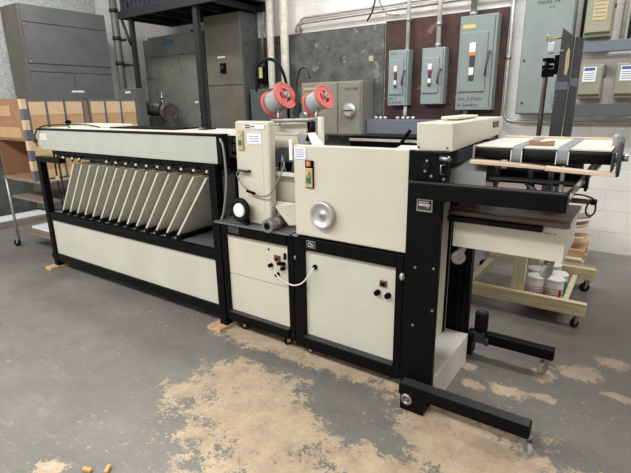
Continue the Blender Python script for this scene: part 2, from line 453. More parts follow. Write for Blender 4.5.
t = thing('metal_cabinet', 'tall charcoal metal cabinet with double lower doors at the left wall', 'cabinet', (-6.8, 3.7, 0.1))
x1 = -6.65
obj('body', B(-7.115, x1 - .012, 3.1, 4.28, 0.097, 2.77), 'cabA', t, .006)
obj('side_panel', B(-7.11, x1 - .02, 3.092, 3.1, 0.10, 2.765), 'cabC', t)
obj('top_panel', B(x1 - .012, x1, 3.115, 4.27, 2.56, 2.765), 'cabA', t, .003)
obj('upper_door', B(x1 - .012, x1 + .004, 3.115, 4.27, 2.06, 2.55), 'cabA', t, .003)
obj('middle_rail', B(x1 - .012, x1, 3.115, 4.27, 1.96, 2.05), 'cabA', t, .003)
d = obj('door', B(x1 - .012, x1 + .004, 3.115, 3.685, .12, 1.95), 'cabA', t, .003)
d2 = obj('door', B(x1 - .012, x1 + .004, 3.695, 4.27, .12, 1.95), 'cabA', t, .003)
obj('name_plate', B(x1 + .004, x1 + .006, 3.62, 3.80, 1.70, 1.725), 'white', d2)
for y in (3.14, 4.25):
    for z in (2.53, 2.08): obj('latch', MB().cyl((x1, y, z), (x1 + .012, y, z), .012), 'steel', t)

t = thing('small_cabinet', 'small dark grey cabinet with a pale label beside the cardboard bins', 'cabinet', (-5.97, 4.15, 0))
obj('body', B(-6.22, -5.80, 4.06, 4.20, 0, 1.735), 'cabA', t, .006)
obj('door', B(-6.21, -5.81, 4.048, 4.06, .05, 1.725), 'cabA', t, .003)
obj('label_plate', B(-6.03, -5.92, 4.044, 4.048, 1.675, 1.70), 'white', t)
obj('lock_plate', B(-5.93, -5.86, 4.036, 4.048, 1.50, 1.61), 'deck', t, .002)
obj('cable', MB().tube([(-5.88, 4.04, 1.47), (-5.80, 4.0, 1.43), (-5.74, 4.0, 1.43)], .012, 8, 6), 'bcable', t)

# vertical stack pipe on the left wall
t = thing('drain_pipe', 'dark vertical pipe with clamps right of the charcoal cabinet', 'pipe', (-6.66, 4.44, 0.0))
obj('pipe', MB().cyl((-6.66, 4.44, 0), (-6.66, 4.44, 4.099), .055), 'cabA', t)
for z in (2.83, 2.45, 2.1): obj('clamp', MB().cyl((-6.66, 4.44, z), (-6.66, 4.44, z+.05), .064), 'rack', t)
for z in (2.43, 2.08): obj('bracket_arm', B(-6.62, -6.48, 4.455, 4.475, z, z+.035), 'rack', t)

t = thing('electrical_cabinet', 'broad grey cabinet with teal label at the corner behind the rack post', 'cabinet', (-6.1, 5.1, 0))
obj('body', B(-6.64, -5.41, 4.96, 5.30, 0, 2.53), 'cabB', t, .008)
obj('side_duct', B(-6.80, -6.645, 4.98, 5.30, 0, 2.50), 'cabB', t, .008)
obj('upper_door', B(-6.63, -5.42, 4.945, 4.96, 2.24, 2.52), 'cabB', t, .004)
obj('lower_door', B(-6.63, -5.42, 4.945, 4.96, 0.1, 2.225), 'cabB', t, .004)
obj('label_plate', B(-6.25, -6.0, 4.941, 4.945, 2.385, 2.455), 'bluelabel', t)
obj('sticker', B(-5.64, -5.57, 4.941, 4.945, 1.53, 1.56), 'white', t)
obj('sticker', B(-5.55, -5.50, 4.941, 4.945, 1.36, 1.385), 'white', t)
obj('cap', MB().cyl((-5.72, 5.1, 2.53), (-5.72, 5.1, 2.57), .05), 'blackm', t)
t = thing('tall_cabinet', 'tall brown grey cabinet with mottled side and black breaker handle', 'cabinet', (-5.0, 5.1, 0))
obj('body', B(-5.34, -4.64, 4.965, 5.30, 0, 2.70), 'cabC', t, .006)
obj('side_panel', B(-4.64, -4.632, 4.97, 5.30, 0, 2.695), 'cabCs', t)
obj('upper_door', B(-5.33, -4.65, 4.95, 4.965, 1.77, 2.69), 'cabC', t, .004)
obj('lower_door', B(-5.33, -4.65, 4.95, 4.965, 0.1, 1.755), 'cabC', t, .004)
h = obj('breaker', B(-5.04, -4.94, 4.925, 4.95, 1.93, 2.06), 'blackm', t, .004)
obj('handle', B(-5.0, -4.97, 4.90, 4.93, 1.98, 2.03), 'dsteel', h, .003)
obj('label_plate', B(-5.10, -4.95, 4.946, 4.95, 2.13, 2.155), 'white', t)

# mezzanine rack
t = thing('storage_rack', 'black steel rack with a corrugated deck high over the corner', 'rack', (-5.6, 4.6, 0))
zz = 2.73
def post(x, y, z1=2.95, w=.05): return B(x - w, x + w, y - .03, y + .03, 0, z1)
obj('post', post(-4.86, 4.4, 3.1, .042), 'rack', t, .004)
obj('post', post(-6.21, 4.40, 2.9, .03), 'rack', t, .004)
obj('beam', B(-6.37, -4.40, 4.33, 4.37, 2.70, 2.80), 'rack', t, .003)
obj('beam', B(-6.37, -4.40, 5.22, 5.27, 2.70, 2.80), 'rack', t, .003)
obj('side_beam', B(-6.41, -6.37, 4.33, 5.27, 2.70, 2.80), 'rack', t, .003)
m_ = MB()
for k in range(5): m_.box(-6.2 + k*.40, -6.16 + k*.40, 4.37, 5.22, 2.71, 2.78)
obj('joist', m_, 'rack', t)
m_ = MB(); n_ = 40
for k in range(n_):
    xa = -6.37 + 1.95*k/n_
    m_.box(xa, xa + .045, 4.35, 5.25, 2.80, 2.83)
m_.box(-6.37, -4.40, 4.35, 5.25, 2.80, 2.805)
obj('deck', m_, 'rackblue', t)
m_ = MB()
for k in range(20): m_.box(-6.37 + k*.098, -6.37 + k*.098 + .06, 4.36, 4.37, 2.83, 3.3)
m_.box(-6.37, -4.40, 4.37, 4.375, 2.83, 3.3)
obj('kick_panel', m_, 'rackblue', t)
m_ = MB().tube([(-6.37, 4.35, 2.72), (-6.21, 4.35, 2.34)], .02, 6)
obj('brace', m_, 'rack', t)
obj('crossbar', B(-6.6, -6.2, 4.435, 4.45, 2.07, 2.10), 'rack', t)

# electric motor of a compressor
t = thing('air_compressor', 'grimy black air compressor motor with belt guard below the grey cabinet', 'compressor', (-5.9, 4.6, 0))
obj('tank', MB().lathe((-6.25, 4.62, .55), (-5.3, 4.62, .55), [(0, .02), (.03, .14), (.1, .2), (.9, .2), (.97, .14), (1, .02)], 28), 'motor', t)
for x in (-6.05, -5.5): obj('leg', B(x - .03, x + .03, 4.48, 4.76, 0, .38), 'motor', t, .004)
obj('mount', B(-6.2, -5.35, 4.5, 4.76, .72, .76), 'motor', t, .004)
obj('pedestal', B(-6.25, -5.70, 4.54, 4.72, .76, 1.34), 'motor', t, .01)
mo = obj('motor', MB().lathe((-6.33, 4.62, 1.465), (-6.0, 4.62, 1.465), [(0, .05), (.03, .09), (.12, .118), (.75, .118), (.85, .09), (1, .07)], 26), 'motor', t)
obj('terminal_box', B(-6.24, -6.12, 4.48, 4.54, 1.42, 1.52), 'dsteel', mo, .006)
obj('belt_guard', MB().torus((-5.86, 4.62, 1.40), (1, -.12, 0), .12, .035, 30, 10).cyl((-5.87, 4.62, 1.40), (-5.84, 4.615, 1.40), .11), 'motor', t)
obj('valve', MB().cyl((-5.96, 4.6, 1.34), (-5.96, 4.6, 1.72), .010).cyl((-5.96, 4.6, 1.60), (-5.96, 4.6, 1.63), .03), 'steel', t)

# ------------------------------------------------------------------ cart with the cardboard bins
t = thing('shelf_cart', 'grey metal cart on casters with wooden shelves left of the machine', 'cart', (-5.2, 2.7, 0))
for (x, y) in ((-5.60, 2.18), (-4.76, 2.18), (-5.60, 3.42), (-4.76, 3.42)):
    obj('post', MB().cyl((x, y, .11), (x, y, .80), .014, seg=12), 'zinc', t)
    caster(t, x, y, .11, .038, .6, 'rubber')
obj('shelf', B(-5.62, -4.74, 2.16, 3.44, .775, .80), 'shelfwood', t, .004)
obj('shelf', B(-5.58, -4.78, 2.19, 3.41, .565, .585), 'shelfwood', t, .004)
obj('shelf', B(-5.58, -4.78, 2.19, 3.41, .19, .205), 'shelfwood', t, .004)
tag(obj('paper_stack', B(-5.5, -5.0, 2.3, 3.0, .206, .225), 'paper', bev=.002), 'white paper stack on the lowest shelf of the cart', 'paper')

def tall_bin(name, label, y0, y1, x0=-5.56, x1=-4.86, z0=.803, z1=1.585, lower_open=True, n=3):
    t = thing(name, label, 'cardboard box', ((x0+x1)/2, (y0+y1)/2, z0), 'taped cardboard bins on the cart')
    return t
# corner stack: two tiers, brown end panels facing the camera
for k, (z0, z1, lab) in enumerate(((.802, 1.195, 'brown cardboard bin unit of the lower tier on the cart'),
                                   (1.197, 1.585, 'brown cardboard bin unit of the upper tier with light tape'))):
    t = thing('cardboard_bin', lab, 'cardboard box', (-5.2, 2.4, z0), 'taped cardboard bins on the cart')
    if k: obj('body', B(-5.58, -4.885, 2.165, 3.40, z0, z1), 'kraft2', t, .003)
    else:
        obj('body', MB().box(-5.58, -5.57, 2.165, 3.40, z0, z1).box(-4.895, -4.885, 2.165, 3.40, z0, z1).box(-5.57, -4.895, 2.165, 3.40, z0, z0 + .008).box(-5.57, -4.895, 2.165, 3.40, z1 - .008, z1), 'kraft2', t)
        obj('inner_panel', B(-5.57, -4.895, 2.60, 2.61, z0 + .008, z1 - .008), 'kraft2', t)
    zt = (z0 + z1)/2
    if k: obj('end_flap', B(-5.575, -4.89, 2.160, 2.164, z0 + .005, z1 - .03), 'kraft2', t)
    yy = 2.156 if k else 2.594
    obj('tape_patch', B(-5.565, -5.15, yy, yy + .0038, z1 - .16, z1 - .06), 'kraft', t)
    obj('tape_patch', B(-5.5, -5.05 + .05*k, yy, yy + .0038, z0 + .02, z0 + .12), 'kraft', t)
    if k:
        obj('duct_tape', B(-4.873, -4.8685, 2.20, 2.76, z1 - .022, z1 + .002), 'gtape', t)
        obj('duct_tape', B(-4.873, -4.8685, 2.81, 3.395, z1 - .022, z1 + .002), 'gtape', t)
    # the row of compartments on the +X side
    ys = [2.165, 2.47, 2.78, 3.08, 3.39] if k == 0 else [2.20, 2.375, 2.555, 2.75, 2.82, 3.0, 3.19, 3.385]
    for i in range(len(ys) - 1):
        if k == 1 and i == 3: continue
        obj('box_front', B(-4.885, -4.873, ys[i] + .012, ys[i+1] - .012, z0 + .01, z1 - .01), 'kraft', t, .002)
        obj('tape_strip', B(-4.873, -4.871, ys[i] + .012, ys[i+1] - .012, z1 - .15, z1 - .03), 'tape', t)
        obj('tape_strip', B(-4.873, -4.871, ys[i] + .012, ys[i+1] - .012, z0 + .02, z0 + .10), 'tape', t)
    for i in range(len(ys)):
        obj('duct_tape', B(-4.885, -4.870, ys[i] - .010, ys[i] + .010, z0 + .002, z1), 'gtape', t)
    # striped taped corner edge
    for j in range(4):
        a = z0 + (z1 - z0)*j/4
        obj('corner_tape', B(-4.93, -4.866, 2.148, 2.19, a + .002, a + (z1 - z0)/4 - .002), 'tape' if j % 2 else 'gtape', t)
    obj('duct_tape', B(-4.93, -4.868, 2.17, 3.40, z1 + .0005, z1 + .0015) if k else B(-4.89, -4.868, 2.19, 3.39, z1 - .02, z1 - .001), 'gtape', t)

# ------------------------------------------------------------------ back wall: boards, pipes, boxes
tag(obj('plywood_board', B(-4.62, -2.66, 5.285, 5.3099, .9, 2.385), 'boardgrey', bev=.002), 'dark grey painted plywood board on the wall behind the wire spools', 'backboard')
tag(obj('backboard', B(-2.64, -1.275, 5.28, 5.3099, .75, 2.40), 'boardred', bev=.002), 'red brown backboard carrying the three switch boxes', 'backboard')
tag(obj('wall_tag', B(-2.86, -2.80, 5.281, 5.2845, 1.98, 2.04), 'yplate'), 'small tan tag on the grey plywood board', 'tag')

def conduit(label, pts, r, m='zinc', name='conduit', clamps=(), group=None, cat='pipe'):
    t = thing(name, label, cat, pts[0], group)
    obj('pipe', MB().tube(pts, r, 14), m, t)
    for c in clamps:
        obj('clamp', MB().cyl(c, (c[0], c[1], c[2] + .035), r*1.35).box(c[0] - .012, c[0] + .012, c[1], 5.2799 if -2.64 < c[0] < -1.275 and c[2] < 2.4 else 5.3099, c[2], c[2] + .035), 'zinc', t)
    return t
conduit('aged white vertical pipe behind left wire spool', [(-4.30, 5.17, .0), (-4.30, 5.17, 4.08)], .047, 'beige', 'wall_pipe')
conduit('aged white vertical pipe between the two wire spools, the right one of the pair', [(-4.06, 5.17, 0), (-4.06, 5.17, 4.08)], .055, 'beige', 'wall_pipe')
conduit('thin dark pipe between the two aged white pipes', [(-4.18, 5.24, .0), (-4.18, 5.24, 2.35)], .026, 'dsteel', 'wall_pipe')
conduit('slim grey conduit dropping into the small black switch', [(-4.42, 5.24, 3.6), (-4.45, 5.24, 2.75), (-4.50, 5.24, 2.45), (-4.50, 5.24, 2.08)], .016)
t = thing('small_switch', 'small black switch box above the dark grey wall box', 'switch', (-4.47, 5.2, 1.75))
obj('body', B(-4.57, -4.39, 5.16, 5.28, 1.78, 2.07), 'blackm', t, .01)
obj('label_plate', B(-4.52, -4.46, 5.156, 5.16, 1.85, 1.99), 'yellow', t)
obj('cover', B(-4.55, -4.41, 5.15, 5.16, 2.0, 2.06), 'dsteel', t, .002)
t = thing('wall_box', 'dark grey wall box behind the left wire spool', 'electrical box', (-4.2, 5.05, 1.2))
obj('body', B(-4.56, -3.84, 5.0, 5.11, 1.1, 1.70), 'greend', t, .006)
obj('cover', B(-4.54, -3.86, 4.99, 5.0, 1.12, 1.68), 'greend', t, .003)

t = thing('control_box', 'olive grey control box with round knob behind the right wire spool', 'electrical box', (-3.2, 5.1, 1.1))
obj('body', B(-3.68, -2.79, 5.0, 5.2849, 1.11, 1.75), 'olive', t, .008)
obj('door', B(-3.66, -3.13, 4.985, 5.0, 1.13, 1.73), 'olive', t, .004)
d = obj('door', B(-3.11, -2.81, 4.985, 5.0, 1.13, 1.73), 'olive', t, .004)
k = obj('knob', MB().lathe((-2.95, 4.985, 1.41), (-2.95, 4.935, 1.41), [(0, .085), (.4, .088), (.5, .075), (.8, .072), (1, .062)], 28), 'chrome', t)
obj('knob_grip', B(-3.02, -2.88, 4.928, 4.935, 1.402, 1.418), 'dsteel', k)
k = obj('knob', MB().lathe((-3.60, 4.985, 1.35), (-3.60, 4.90, 1.35), [(0, .06), (.4, .06), (1, .045)], 24), 'steel', t)
obj('label_plate', B(-3.63, -3.45, 4.981, 4.985, 1.66, 1.69), 'yplate', t)
text('lettering', 'ON / OFF', 'ink', t, (-3.02, 4.984, 1.64), (1, 0, 0), (0, 0, 1), .045)

t = thing('wireway', 'blue grey wireway trough below the two smaller switch boxes', 'wireway', (-2.4, 5.1, 1.1))
obj('body', B(-2.77, -1.30, 5.08, 5.2799, 1.105, 1.30), 'blueg', t, .005)
for x in (-2.66, -2.60, -2.54, -2.38, -2.31, -2.25, -2.19):
    obj('fitting', MB().cyl((x, 5.12, 1.30), (x, 5.12, 1.335), .022, seg=12), 'chrome', t)

def switch_box(name, label, x0, x1, z0, z1, hb, words, ylabel=False, m='switch'):
    t = thing(name, label, 'switch box', ((x0+x1)/2, 5.2, z0), 'switch boxes on the red brown board')
    w = x1 - x0; h = z1 - z0; yf = 5.15
    obj('body', B(x0, x1, yf, 5.28, z0, z1), m, t, .006)
    d = obj('door', B(x0 + .04*w, x0 + .78*w, yf - .012, yf, z0 + .2*h, z1 - .17*h), m, t, .008)
    cx = x0 + .40*w
    obj('switch_plate', B(cx - .07*w, cx + .07*w, yf - .018, yf - .012, z0 + .32*h, z1 - .28*h), 'dsteel', d, .002)
    obj('on_label', B(cx - .09*w, cx + .08*w, yf - .022, yf - .018, z0 + .62*h, z0 + .72*h), 'white', d)
    obj('warning_label', B(cx - .09*w, cx + .08*w, yf - .022, yf - .018, z0 + .585*h, z0 + .617*h), 'orange' if ylabel else 'redlabel', d)
    obj('off_label', B(cx - .07*w, cx + .06*w, yf - .022, yf - .018, z0 + .38*h, z0 + .46*h), 'white', d)
    hx = x0 + .85*w
    obj('lever', MB().tube([(hx, yf - .005, z0 + .62*h), (hx, yf - .04, z0 + .6*h), (hx - .02, yf - .045, z0 + .42*h), (hx - .05*w, yf - .045, z0 + .36*h)], .010, 8), 'dsteel', t)
    obj('hinge_strip', B(x0 + .92*w, x0 + .93*w, yf - .004, yf, z0 + .02, z1 - .02), 'dsteel', t)
    if ylabel: obj('rating_plate', B(x0 + .08*w, x0 + .42*w, yf - .003, yf, z1 - .13*h, z1 - .09*h), 'yellow', t)
    for i, s in enumerate(words):
        text('lettering', s, 'ink', t, (x0 + .06*w, yf - .001, z0 + .105*h - i*.068*h), (1, 0, 0), (0, 0, 1), .058*h if ylabel else .07*h)
    return t
sA = switch_box('disconnect_switch', 'smallest grey switch box, leftmost of three on the red brown board', -2.53, -2.285, 1.46, 2.065, 0, ('No. 2', 'In Service'))
text('lettering', 'PRESS', 'greytxt', sA, (-2.51, 5.149, 2.015), (1, 0, 0), (0, 0, 1), .035)
sB = switch_box('disconnect_switch', 'grey switch box in the middle of three on the red brown board', -2.125, -1.865, 1.47, 2.06, 0, ())
sC = switch_box('disconnect_switch', 'large grey switch box with orange band and handwriting, rightmost of three', -1.72, -1.34, 1.405, 2.335, 0, ('No. 2 Door', 'In Service'), True, 'switch2')
conduit('white conduit rising from the smallest switch box', [(-2.33, 5.21, 2.068), (-2.33, 5.21, 4.0)], .020, 'white', clamps=[(-2.33, 5.21, 2.36)], name='conduit')
conduit('white conduit dropping below the smallest switch box', [(-2.33, 5.21, 1.34), (-2.33, 5.21, 1.458)], .020, 'white')
conduit('white conduit with orange collar rising from the middle switch box', [(-1.97, 5.21, 2.063), (-1.97, 5.21, 4.0)], .024, 'white', clamps=[(-1.97, 5.21, 2.07), (-1.97, 5.21, 2.28)])
conduit('steel conduit rising from the large switch box', [(-1.61, 5.21, 2.338), (-1.61, 5.21, 4.0)], .030, 'zinc', clamps=[(-1.61, 5.21, 2.34), (-1.61, 5.21, 2.5)])
conduit('short conduit under the large switch box', [(-1.62, 5.21, 1.2), (-1.62, 5.21, 1.402)], .025, 'zinc')
t = conduit('upper of two long conduits crossing the wall, bending down by the white pipes', [(-3.88, 5.27, 2.39), (-3.88, 5.27, 2.50), (-3.86, 5.27, 2.54), (-3.80, 5.27, 2.56), (-1.2, 5.27, 2.575)], .014)
t = conduit('lower of two long conduits crossing the wall, bending down by the white pipes', [(-3.92, 5.245, 2.39), (-3.92, 5.245, 2.45), (-3.89, 5.245, 2.485), (-3.82, 5.245, 2.495), (-1.2, 5.245, 2.525)], .016)
t = conduit('pair of thin wires hanging down the wall to the grey board corner', [(-2.78, 5.225, 3.6), (-2.76, 5.225, 2.62), (-2.80, 5.225, 2.5), (-2.86, 5.225, 2.42)], .010, 'bcable', 'hanging_wire', cat='cable')
t = conduit('thin grey wire looping beside the red brown board corner', [(-2.66, 5.22, 3.5), (-2.70, 5.22, 2.6), (-2.60, 5.22, 2.46), (-2.45, 5.22, 2.44)], .008, 'cable', 'hanging_wire', cat='cable')
t = conduit('narrow conduit beside the large panel, bending right below it', [(-1.235, 5.26, 3.9), (-1.235, 5.26, 1.40), (-1.225, 5.26, 1.34), (-1.19, 5.26, 1.295), (-1.12, 5.26, 1.28), (0.6, 5.26, 1.27)], .018, 'zinc', clamps=[(-1.235, 5.26, 1.9)])
t = conduit('dark conduit between the large panel and meter boxes', [(-.60, 5.26, 2.05), (-.60, 5.26, 3.9)], .018, 'dsteel')

t = thing('panel_enclosure', 'very tall grey green panel enclosure behind the mast', 'electrical box', (-.85, 5.2, 1.33))
obj('body', B(-1.10, -.665, 5.15, 5.30, 1.36, 2.75), 'switch2', t, .006)
obj('cover', B(-1.09, -.675, 5.138, 5.15, 1.37, 2.74), 'switch2', t, .004)
text('lettering', 'PANEL PR', 'ink', t, (-.99, 5.137, 2.36), (1, 0, 0), (0, 0, 1), .045)
text('lettering', 'L.S.', 'ink', t, (-.88, 5.137, 2.32), (1, 0, 0), (0, 0, 1), .035)
obj('screw', MB().cyl((-1.06, 5.138, 1.87), (-1.06, 5.13, 1.87), .010, seg=10).cyl((-1.04, 5.138, 1.47), (-1.04, 5.13, 1.47), .01, seg=10), 'dsteel', t)

t = thing('wireway', 'blue grey wireway trough between upper and lower meter boxes', 'wireway', (0, 5.2, 1.9))
obj('body', B(-.60, 1.2, 5.14, 5.22, 1.905, 2.0), 'blueg', t, .004)
obj('bracket', B(-.4, -.36, 5.22, 5.3099, 1.92, 1.98), 'blueg', t)
t = thing('wireway', 'grey green wireway trough along the wall under the lower meter boxes', 'wireway', (0, 5.2, 1.34))
obj('body', B(-.63, 1.2, 5.12, 5.225, 1.345, 1.455), 'greend', t, .004)
obj('bracket', B(.2, .26, 5.225, 5.3099, 1.36, 1.44), 'greend', t)

def meter(label, x0, x1, z0, z1, kind):
    t = thing('meter_box', label, 'meter box', ((x0+x1)/2, 5.2, z0), 'meter boxes on the wall')
    w = x1 - x0; h = z1 - z0
    obj('body', B(x0, x1, 5.12, 5.30, z0, z1), 'meter', t, .006)
    obj('cover', MB().prism([(5.09, z0 + .04), (5.12, z0 + .02), (5.12, z1 - .01), (5.09, z1 - .03)][::-1], 0, x0 + .01, x1 - .01), 'meter', t, .003)
    if kind:
        obj('label_sheet', B(x0 + .18*w, x0 + .72*w, 5.086, 5.089, z0 + .50*h, z0 + .92*h), 'paper', t)
        obj('label_heading', B(x0 + .22*w, x0 + .66*w, 5.083, 5.086, z0 + .82*h, z0 + .90*h), 'bluetxt', t)
        for i in range(4): obj('label_line', B(x0 + .24*w, x0 + .66*w, 5.084, 5.086, z0 + (.56 + .06*i)*h, z0 + (.575 + .06*i)*h), 'bluetxt', t)
    else:
        obj('label_sheet', B(x0 + .28*w, x0 + .78*w, 5.086, 5.089, z0 + .35*h, z0 + .95*h), 'yplate', t)
        for i in range(6): obj('label_line', B(x0 + .33*w, x0 + .73*w, 5.084, 5.086, z0 + (.42 + .08*i)*h, z0 + (.435 + .08*i)*h), 'greytxt', t)
    obj('hasp', B(x1, x1 + .012, 5.14, 5.18, z0 + .6*h, z0 + .68*h), 'dsteel', t)
    return t
meter('upper meter box with a tan sticker above the blue grey wireway', -.575, -.36, 2.03, 2.42, 0)
meter('lower meter box with blue and white label right of the mast', -.565, -.37, 1.50, 1.80, 1)
meter('lower meter box with blue and white label at the right edge', -.275, -.08, 1.50, 1.80, 1)
conduit('vertical conduit right of the upper meter box', [(-.28, 5.25, 2.003), (-.28, 5.25, 3.9)], .018, 'beige')
conduit('dark vertical conduit at the upper right edge of the wall', [(-.225, 5.25, 2.003), (-.225, 5.25, 3.9)], .016, 'dsteel')

# ------------------------------------------------------------------ COLLATING MACHINE
YFc = 2.04
t = thing('collating_machine', 'long cream and black collating machine with a row of slanted bins', 'machine', (-3.3, 2.3, 0))
G = t
obj('leg', B(-4.53, -4.465, 2.035, 2.095, .026, 1.03), 'black', t, .004)
obj('leg', B(-4.53, -4.465, 2.54, 2.60, 0.0, 1.03), 'black', t, .004)
obj('leg', B(-2.245, -2.178, 2.025, 2.085, .026, 1.138), 'black', t, .004)
obj('leg', B(-2.245, -2.178, 2.54, 2.60, 0.0, 1.138), 'black', t, .004)
obj('top_rail', B(-4.53, -4.12, 2.035, 2.095, 1.03, 1.075), 'black', t, .004)
obj('upper_rail', B(-4.465, -2.245, 2.04, 2.08, .488, .56), 'black', t, .003)
obj('lower_rail', B(-4.465, -2.245, 2.04, 2.08, .08, .152), 'black', t, .003)
obj('end_rail', B(-4.53, -4.47, 2.095, 2.54, .488, .56).box(-4.53, -4.47, 2.095, 2.54, .08, .152), 'black', t, .003)
obj('side_panel', B(-4.465, -2.245, 2.055, 2.07, .152, .488), 'creamg', t, .002)
obj('side_panel', B(-4.465, -2.245, 2.57, 2.585, .152, .488), 'creamg', t, .002)
obj('deck', B(-4.465, -2.245, 2.08, 2.57, .545, .56), 'deck', t)
obj('back_panel', B(-4.465, -2.245, 2.575, 2.59, .56, 1.14), 'greend', t)
NF = 14
for i in range(NF):
    xt = -3.984 + i*.1265; off = .335 + .04*i/(NF-1)
    xb = xt - off; zb, zt = .563, 1.036
    dx = .018
    f = MB().prism([(xb, zb), (xb + dx, zb - .003), (xt + dx, zt - .003), (xt, zt)], 1, 2.082, 2.56)
    fo = obj('bin_plate', f, 'fin', t)
    xb += .0
    s = (xt - xb)/(zt - zb)
    z1_ = zt - .015
    f = MB()
    for (a, b, y0, y1) in ((z1_ - .075, z1_, 2.12, 2.128), (z1_ - .012, z1_, 2.128, 2.17)):
        xa = xb + s*(a - zb) + dx; xc = xb + s*(b - zb) + dx
        f.prism([(xa, a), (xa + .004, a), (xc + .004, b), (xc, b)], 1, y0, y1)
    obj('guide_clip', f, 'pale', fo)
    obj('bin_foot', MB().box(xb + .0245, xb + .070, 2.072, 2.56, .561, .592), 'black', t)
    if i not in (1, 2, 3) :
        kx = xt + .05
        arm = obj('feed_arm', MB().tube([(kx + .015, 2.10, 1.125), (kx, 2.075, 1.10), (kx - .03, 2.07, 1.062)], .010, 6), 'black', t)
        obj('knob', MB().ball((kx, 2.058, 1.083), .011), 'cream', arm)
kx = -4.08
arm = obj('feed_arm', MB().tube([(kx + .015, 2.10, 1.125), (kx, 2.075, 1.10), (kx - .03, 2.07, 1.062)], .010, 6), 'black', t); obj('knob', MB().ball((kx, 2.058, 1.085), .011), 'cream', arm)
kx = -3.825
arm = obj('feed_arm', MB().tube([(kx + .015, 2.10, 1.125), (kx, 2.075, 1.10), (kx - .03, 2.07, 1.062)], .010, 6), 'black', t); obj('knob', MB().ball((kx, 2.058, 1.083), .011), 'cream', arm)
obj('feed_rail', B(-4.30, -2.165, 2.08, 2.54, 1.10, 1.139), 'black', t, .003)
obj('drive_shaft', MB().cyl((-4.28, 2.12, 1.085), (-2.25, 2.12, 1.085), .012), 'dsteel', t)
# upper beam with rounded left end
pts = [(-2.165, 1.142), (-2.165, 1.312), (-4.435, 1.312), (-4.452, 1.29), (-4.452, 1.235)]
for k in range(1, 7):
    a = k/6*PI/2
    pts.append((-4.36 - .092*math.cos(a), 1.235 - .093*math.sin(a)))
obj('upper_cover', MB().prism([(p[0], p[1]) for p in pts], 1, 2.042, 2.12), 'beamg', t, .003)
obj('inner_body', B(-4.36, -2.50, 2.121, 2.535, 1.145, 1.31), 'creamg', t)
obj('cover_edge', B(-4.44, -2.165, 2.036, 2.11, 1.313, 1.325), 'black', t, .002)
obj('lid', B(-4.40, -2.06, 2.111, 2.535, 1.313, 1.328), 'pale', t, .003)
obj('raised_lid', B(-4.35, -3.72, 2.30, 2.53, 1.329, 1.352), 'pale', t, .006)
obj('slot', B(-3.62, -2.80, 2.24, 2.47, 1.329, 1.338), 'blackm', t)
obj('slot', B(-2.66, -2.58, 2.34, 2.44, 1.329, 1.336), 'blackm', t)
obj('end_plate', B(-2.164, -2.125, 2.036, 2.105, 1.142, 1.327), 'black', t, .004)
obj('end_panel', B(-2.49, -2.10, 2.50, 2.535, .80, 1.31), 'blackm', t)
obj('end_panel', B(-2.135, -2.12, 2.15, 2.50, .80, 1.10), 'blackm', t)
obj('warning_label', B(-4.40, -4.27, 2.040, 2.0418, 1.225, 1.285), 'pale', t)
obj('knob_stem', MB().cyl((-4.10, 2.16, 1.328), (-4.10, 2.16, 1.365), .008), 'steel', t)
obj('knob', MB().ball((-4.10, 2.16, 1.378), .026, sz=.7), 'blackm', t)
obj('cable', MB().tube([(-4.45, 2.03, 1.17), (-4.43, 2.02, 1.27), (-4.31, 2.04, 1.345), (-4.12, 2.12, 1.357), (-3.9, 2.2, 1.355), (-3.78, 2.25, 1.334)], .006, 6, 8), 'bcable', t)
for z, rr in ((1.272, .016), (1.222, .026), (1.165, .012)): obj('roller', MB().cyl((-2.49, 2.26, z), (-2.062, 2.26, z), rr), 'chrome', t)
obj('hanging_cord', MB().tube([(-4.36, 2.12, 1.10), (-4.375, 2.12, .85), (-4.36, 2.12, .60)], .008, 6, 6).tube([(-4.32, 2.13, 1.10), (-4.315, 2.13, .85), (-4.32, 2.13, .60)], .008, 6, 6), 'bcable', t)
obj('cord_tag', B(-4.37, -4.31, 2.105, 2.11, .86, .90), 'yplate', t)
obj('adjusting_wheel', MB().cyl((-4.56, 2.14, .17), (-4.535, 2.14, .17), .05), 'blackm', t)
obj('hose', MB().tube([(-2.12, 2.03, 1.30), (-2.085, 2.02, 1.24), (-2.075, 2.015, 1.05), (-2.11, 2.012, .86), (-2.14, 2.01, .79)], .007, 8, 8), 'cable', t)
for (x0, x1) in ((-4.56, -4.46), (-2.30, -2.175)):
    g = tag(obj('timber_pad', B(x0, x1, 1.955, 2.26, 0, .0255), 'pad', bev=.002), 'flat timber pad under the front leg at the left end' if x0 < -4 else 'flat timber pad under the leg between collator and stitching unit', 'wood block')
for y0 in (2.54,):
    pass

# ------------------------------------------------------------------ STITCHING MACHINE
t = thing('stitching_machine', 'cream stitching machine with narrow tower and black rimmed wheel', 'machine', (-1.87, 2.3, 0))
for (x, y) in ((-2.172, 2.03), (-1.625, 2.03), (-2.172, 2.50), (-1.625, 2.50)):
    obj('frame_post', B(x, x + .042, y, y + .05, .085, .768), 'black', t, .003)
obj('top_rail', B(-2.13, -1.626, 2.022, 2.06, .695, .768), 'black', t, .003)
obj('bottom_rail', B(-2.13, -1.626, 2.022, 2.06, .085, .150), 'black', t, .003)
obj('bottom_ledge', B(-2.13, -1.626, 2.015, 2.06, .1505, .157), 'dsteel', t)
p = obj('lower_panel', B(-2.13, -1.626, 2.045, 2.058, .158, .420), 'cream', t, .002)
p = obj('upper_panel', B(-2.13, -1.626, 2.045, 2.058, .424, .694), 'cream', t, .002)
obj('rear_panel', B(-2.13, -1.626, 2.50, 2.51, .1, .694), 'cream', t)
obj('table_plate', B(-2.20, -1.583, 2.0, 2.55, .7685, .780), 'deck', t, .002)
obj('socket', B(-1.735, -1.690, 2.035, 2.045, .585, .618), 'socketbrown', t, .002)
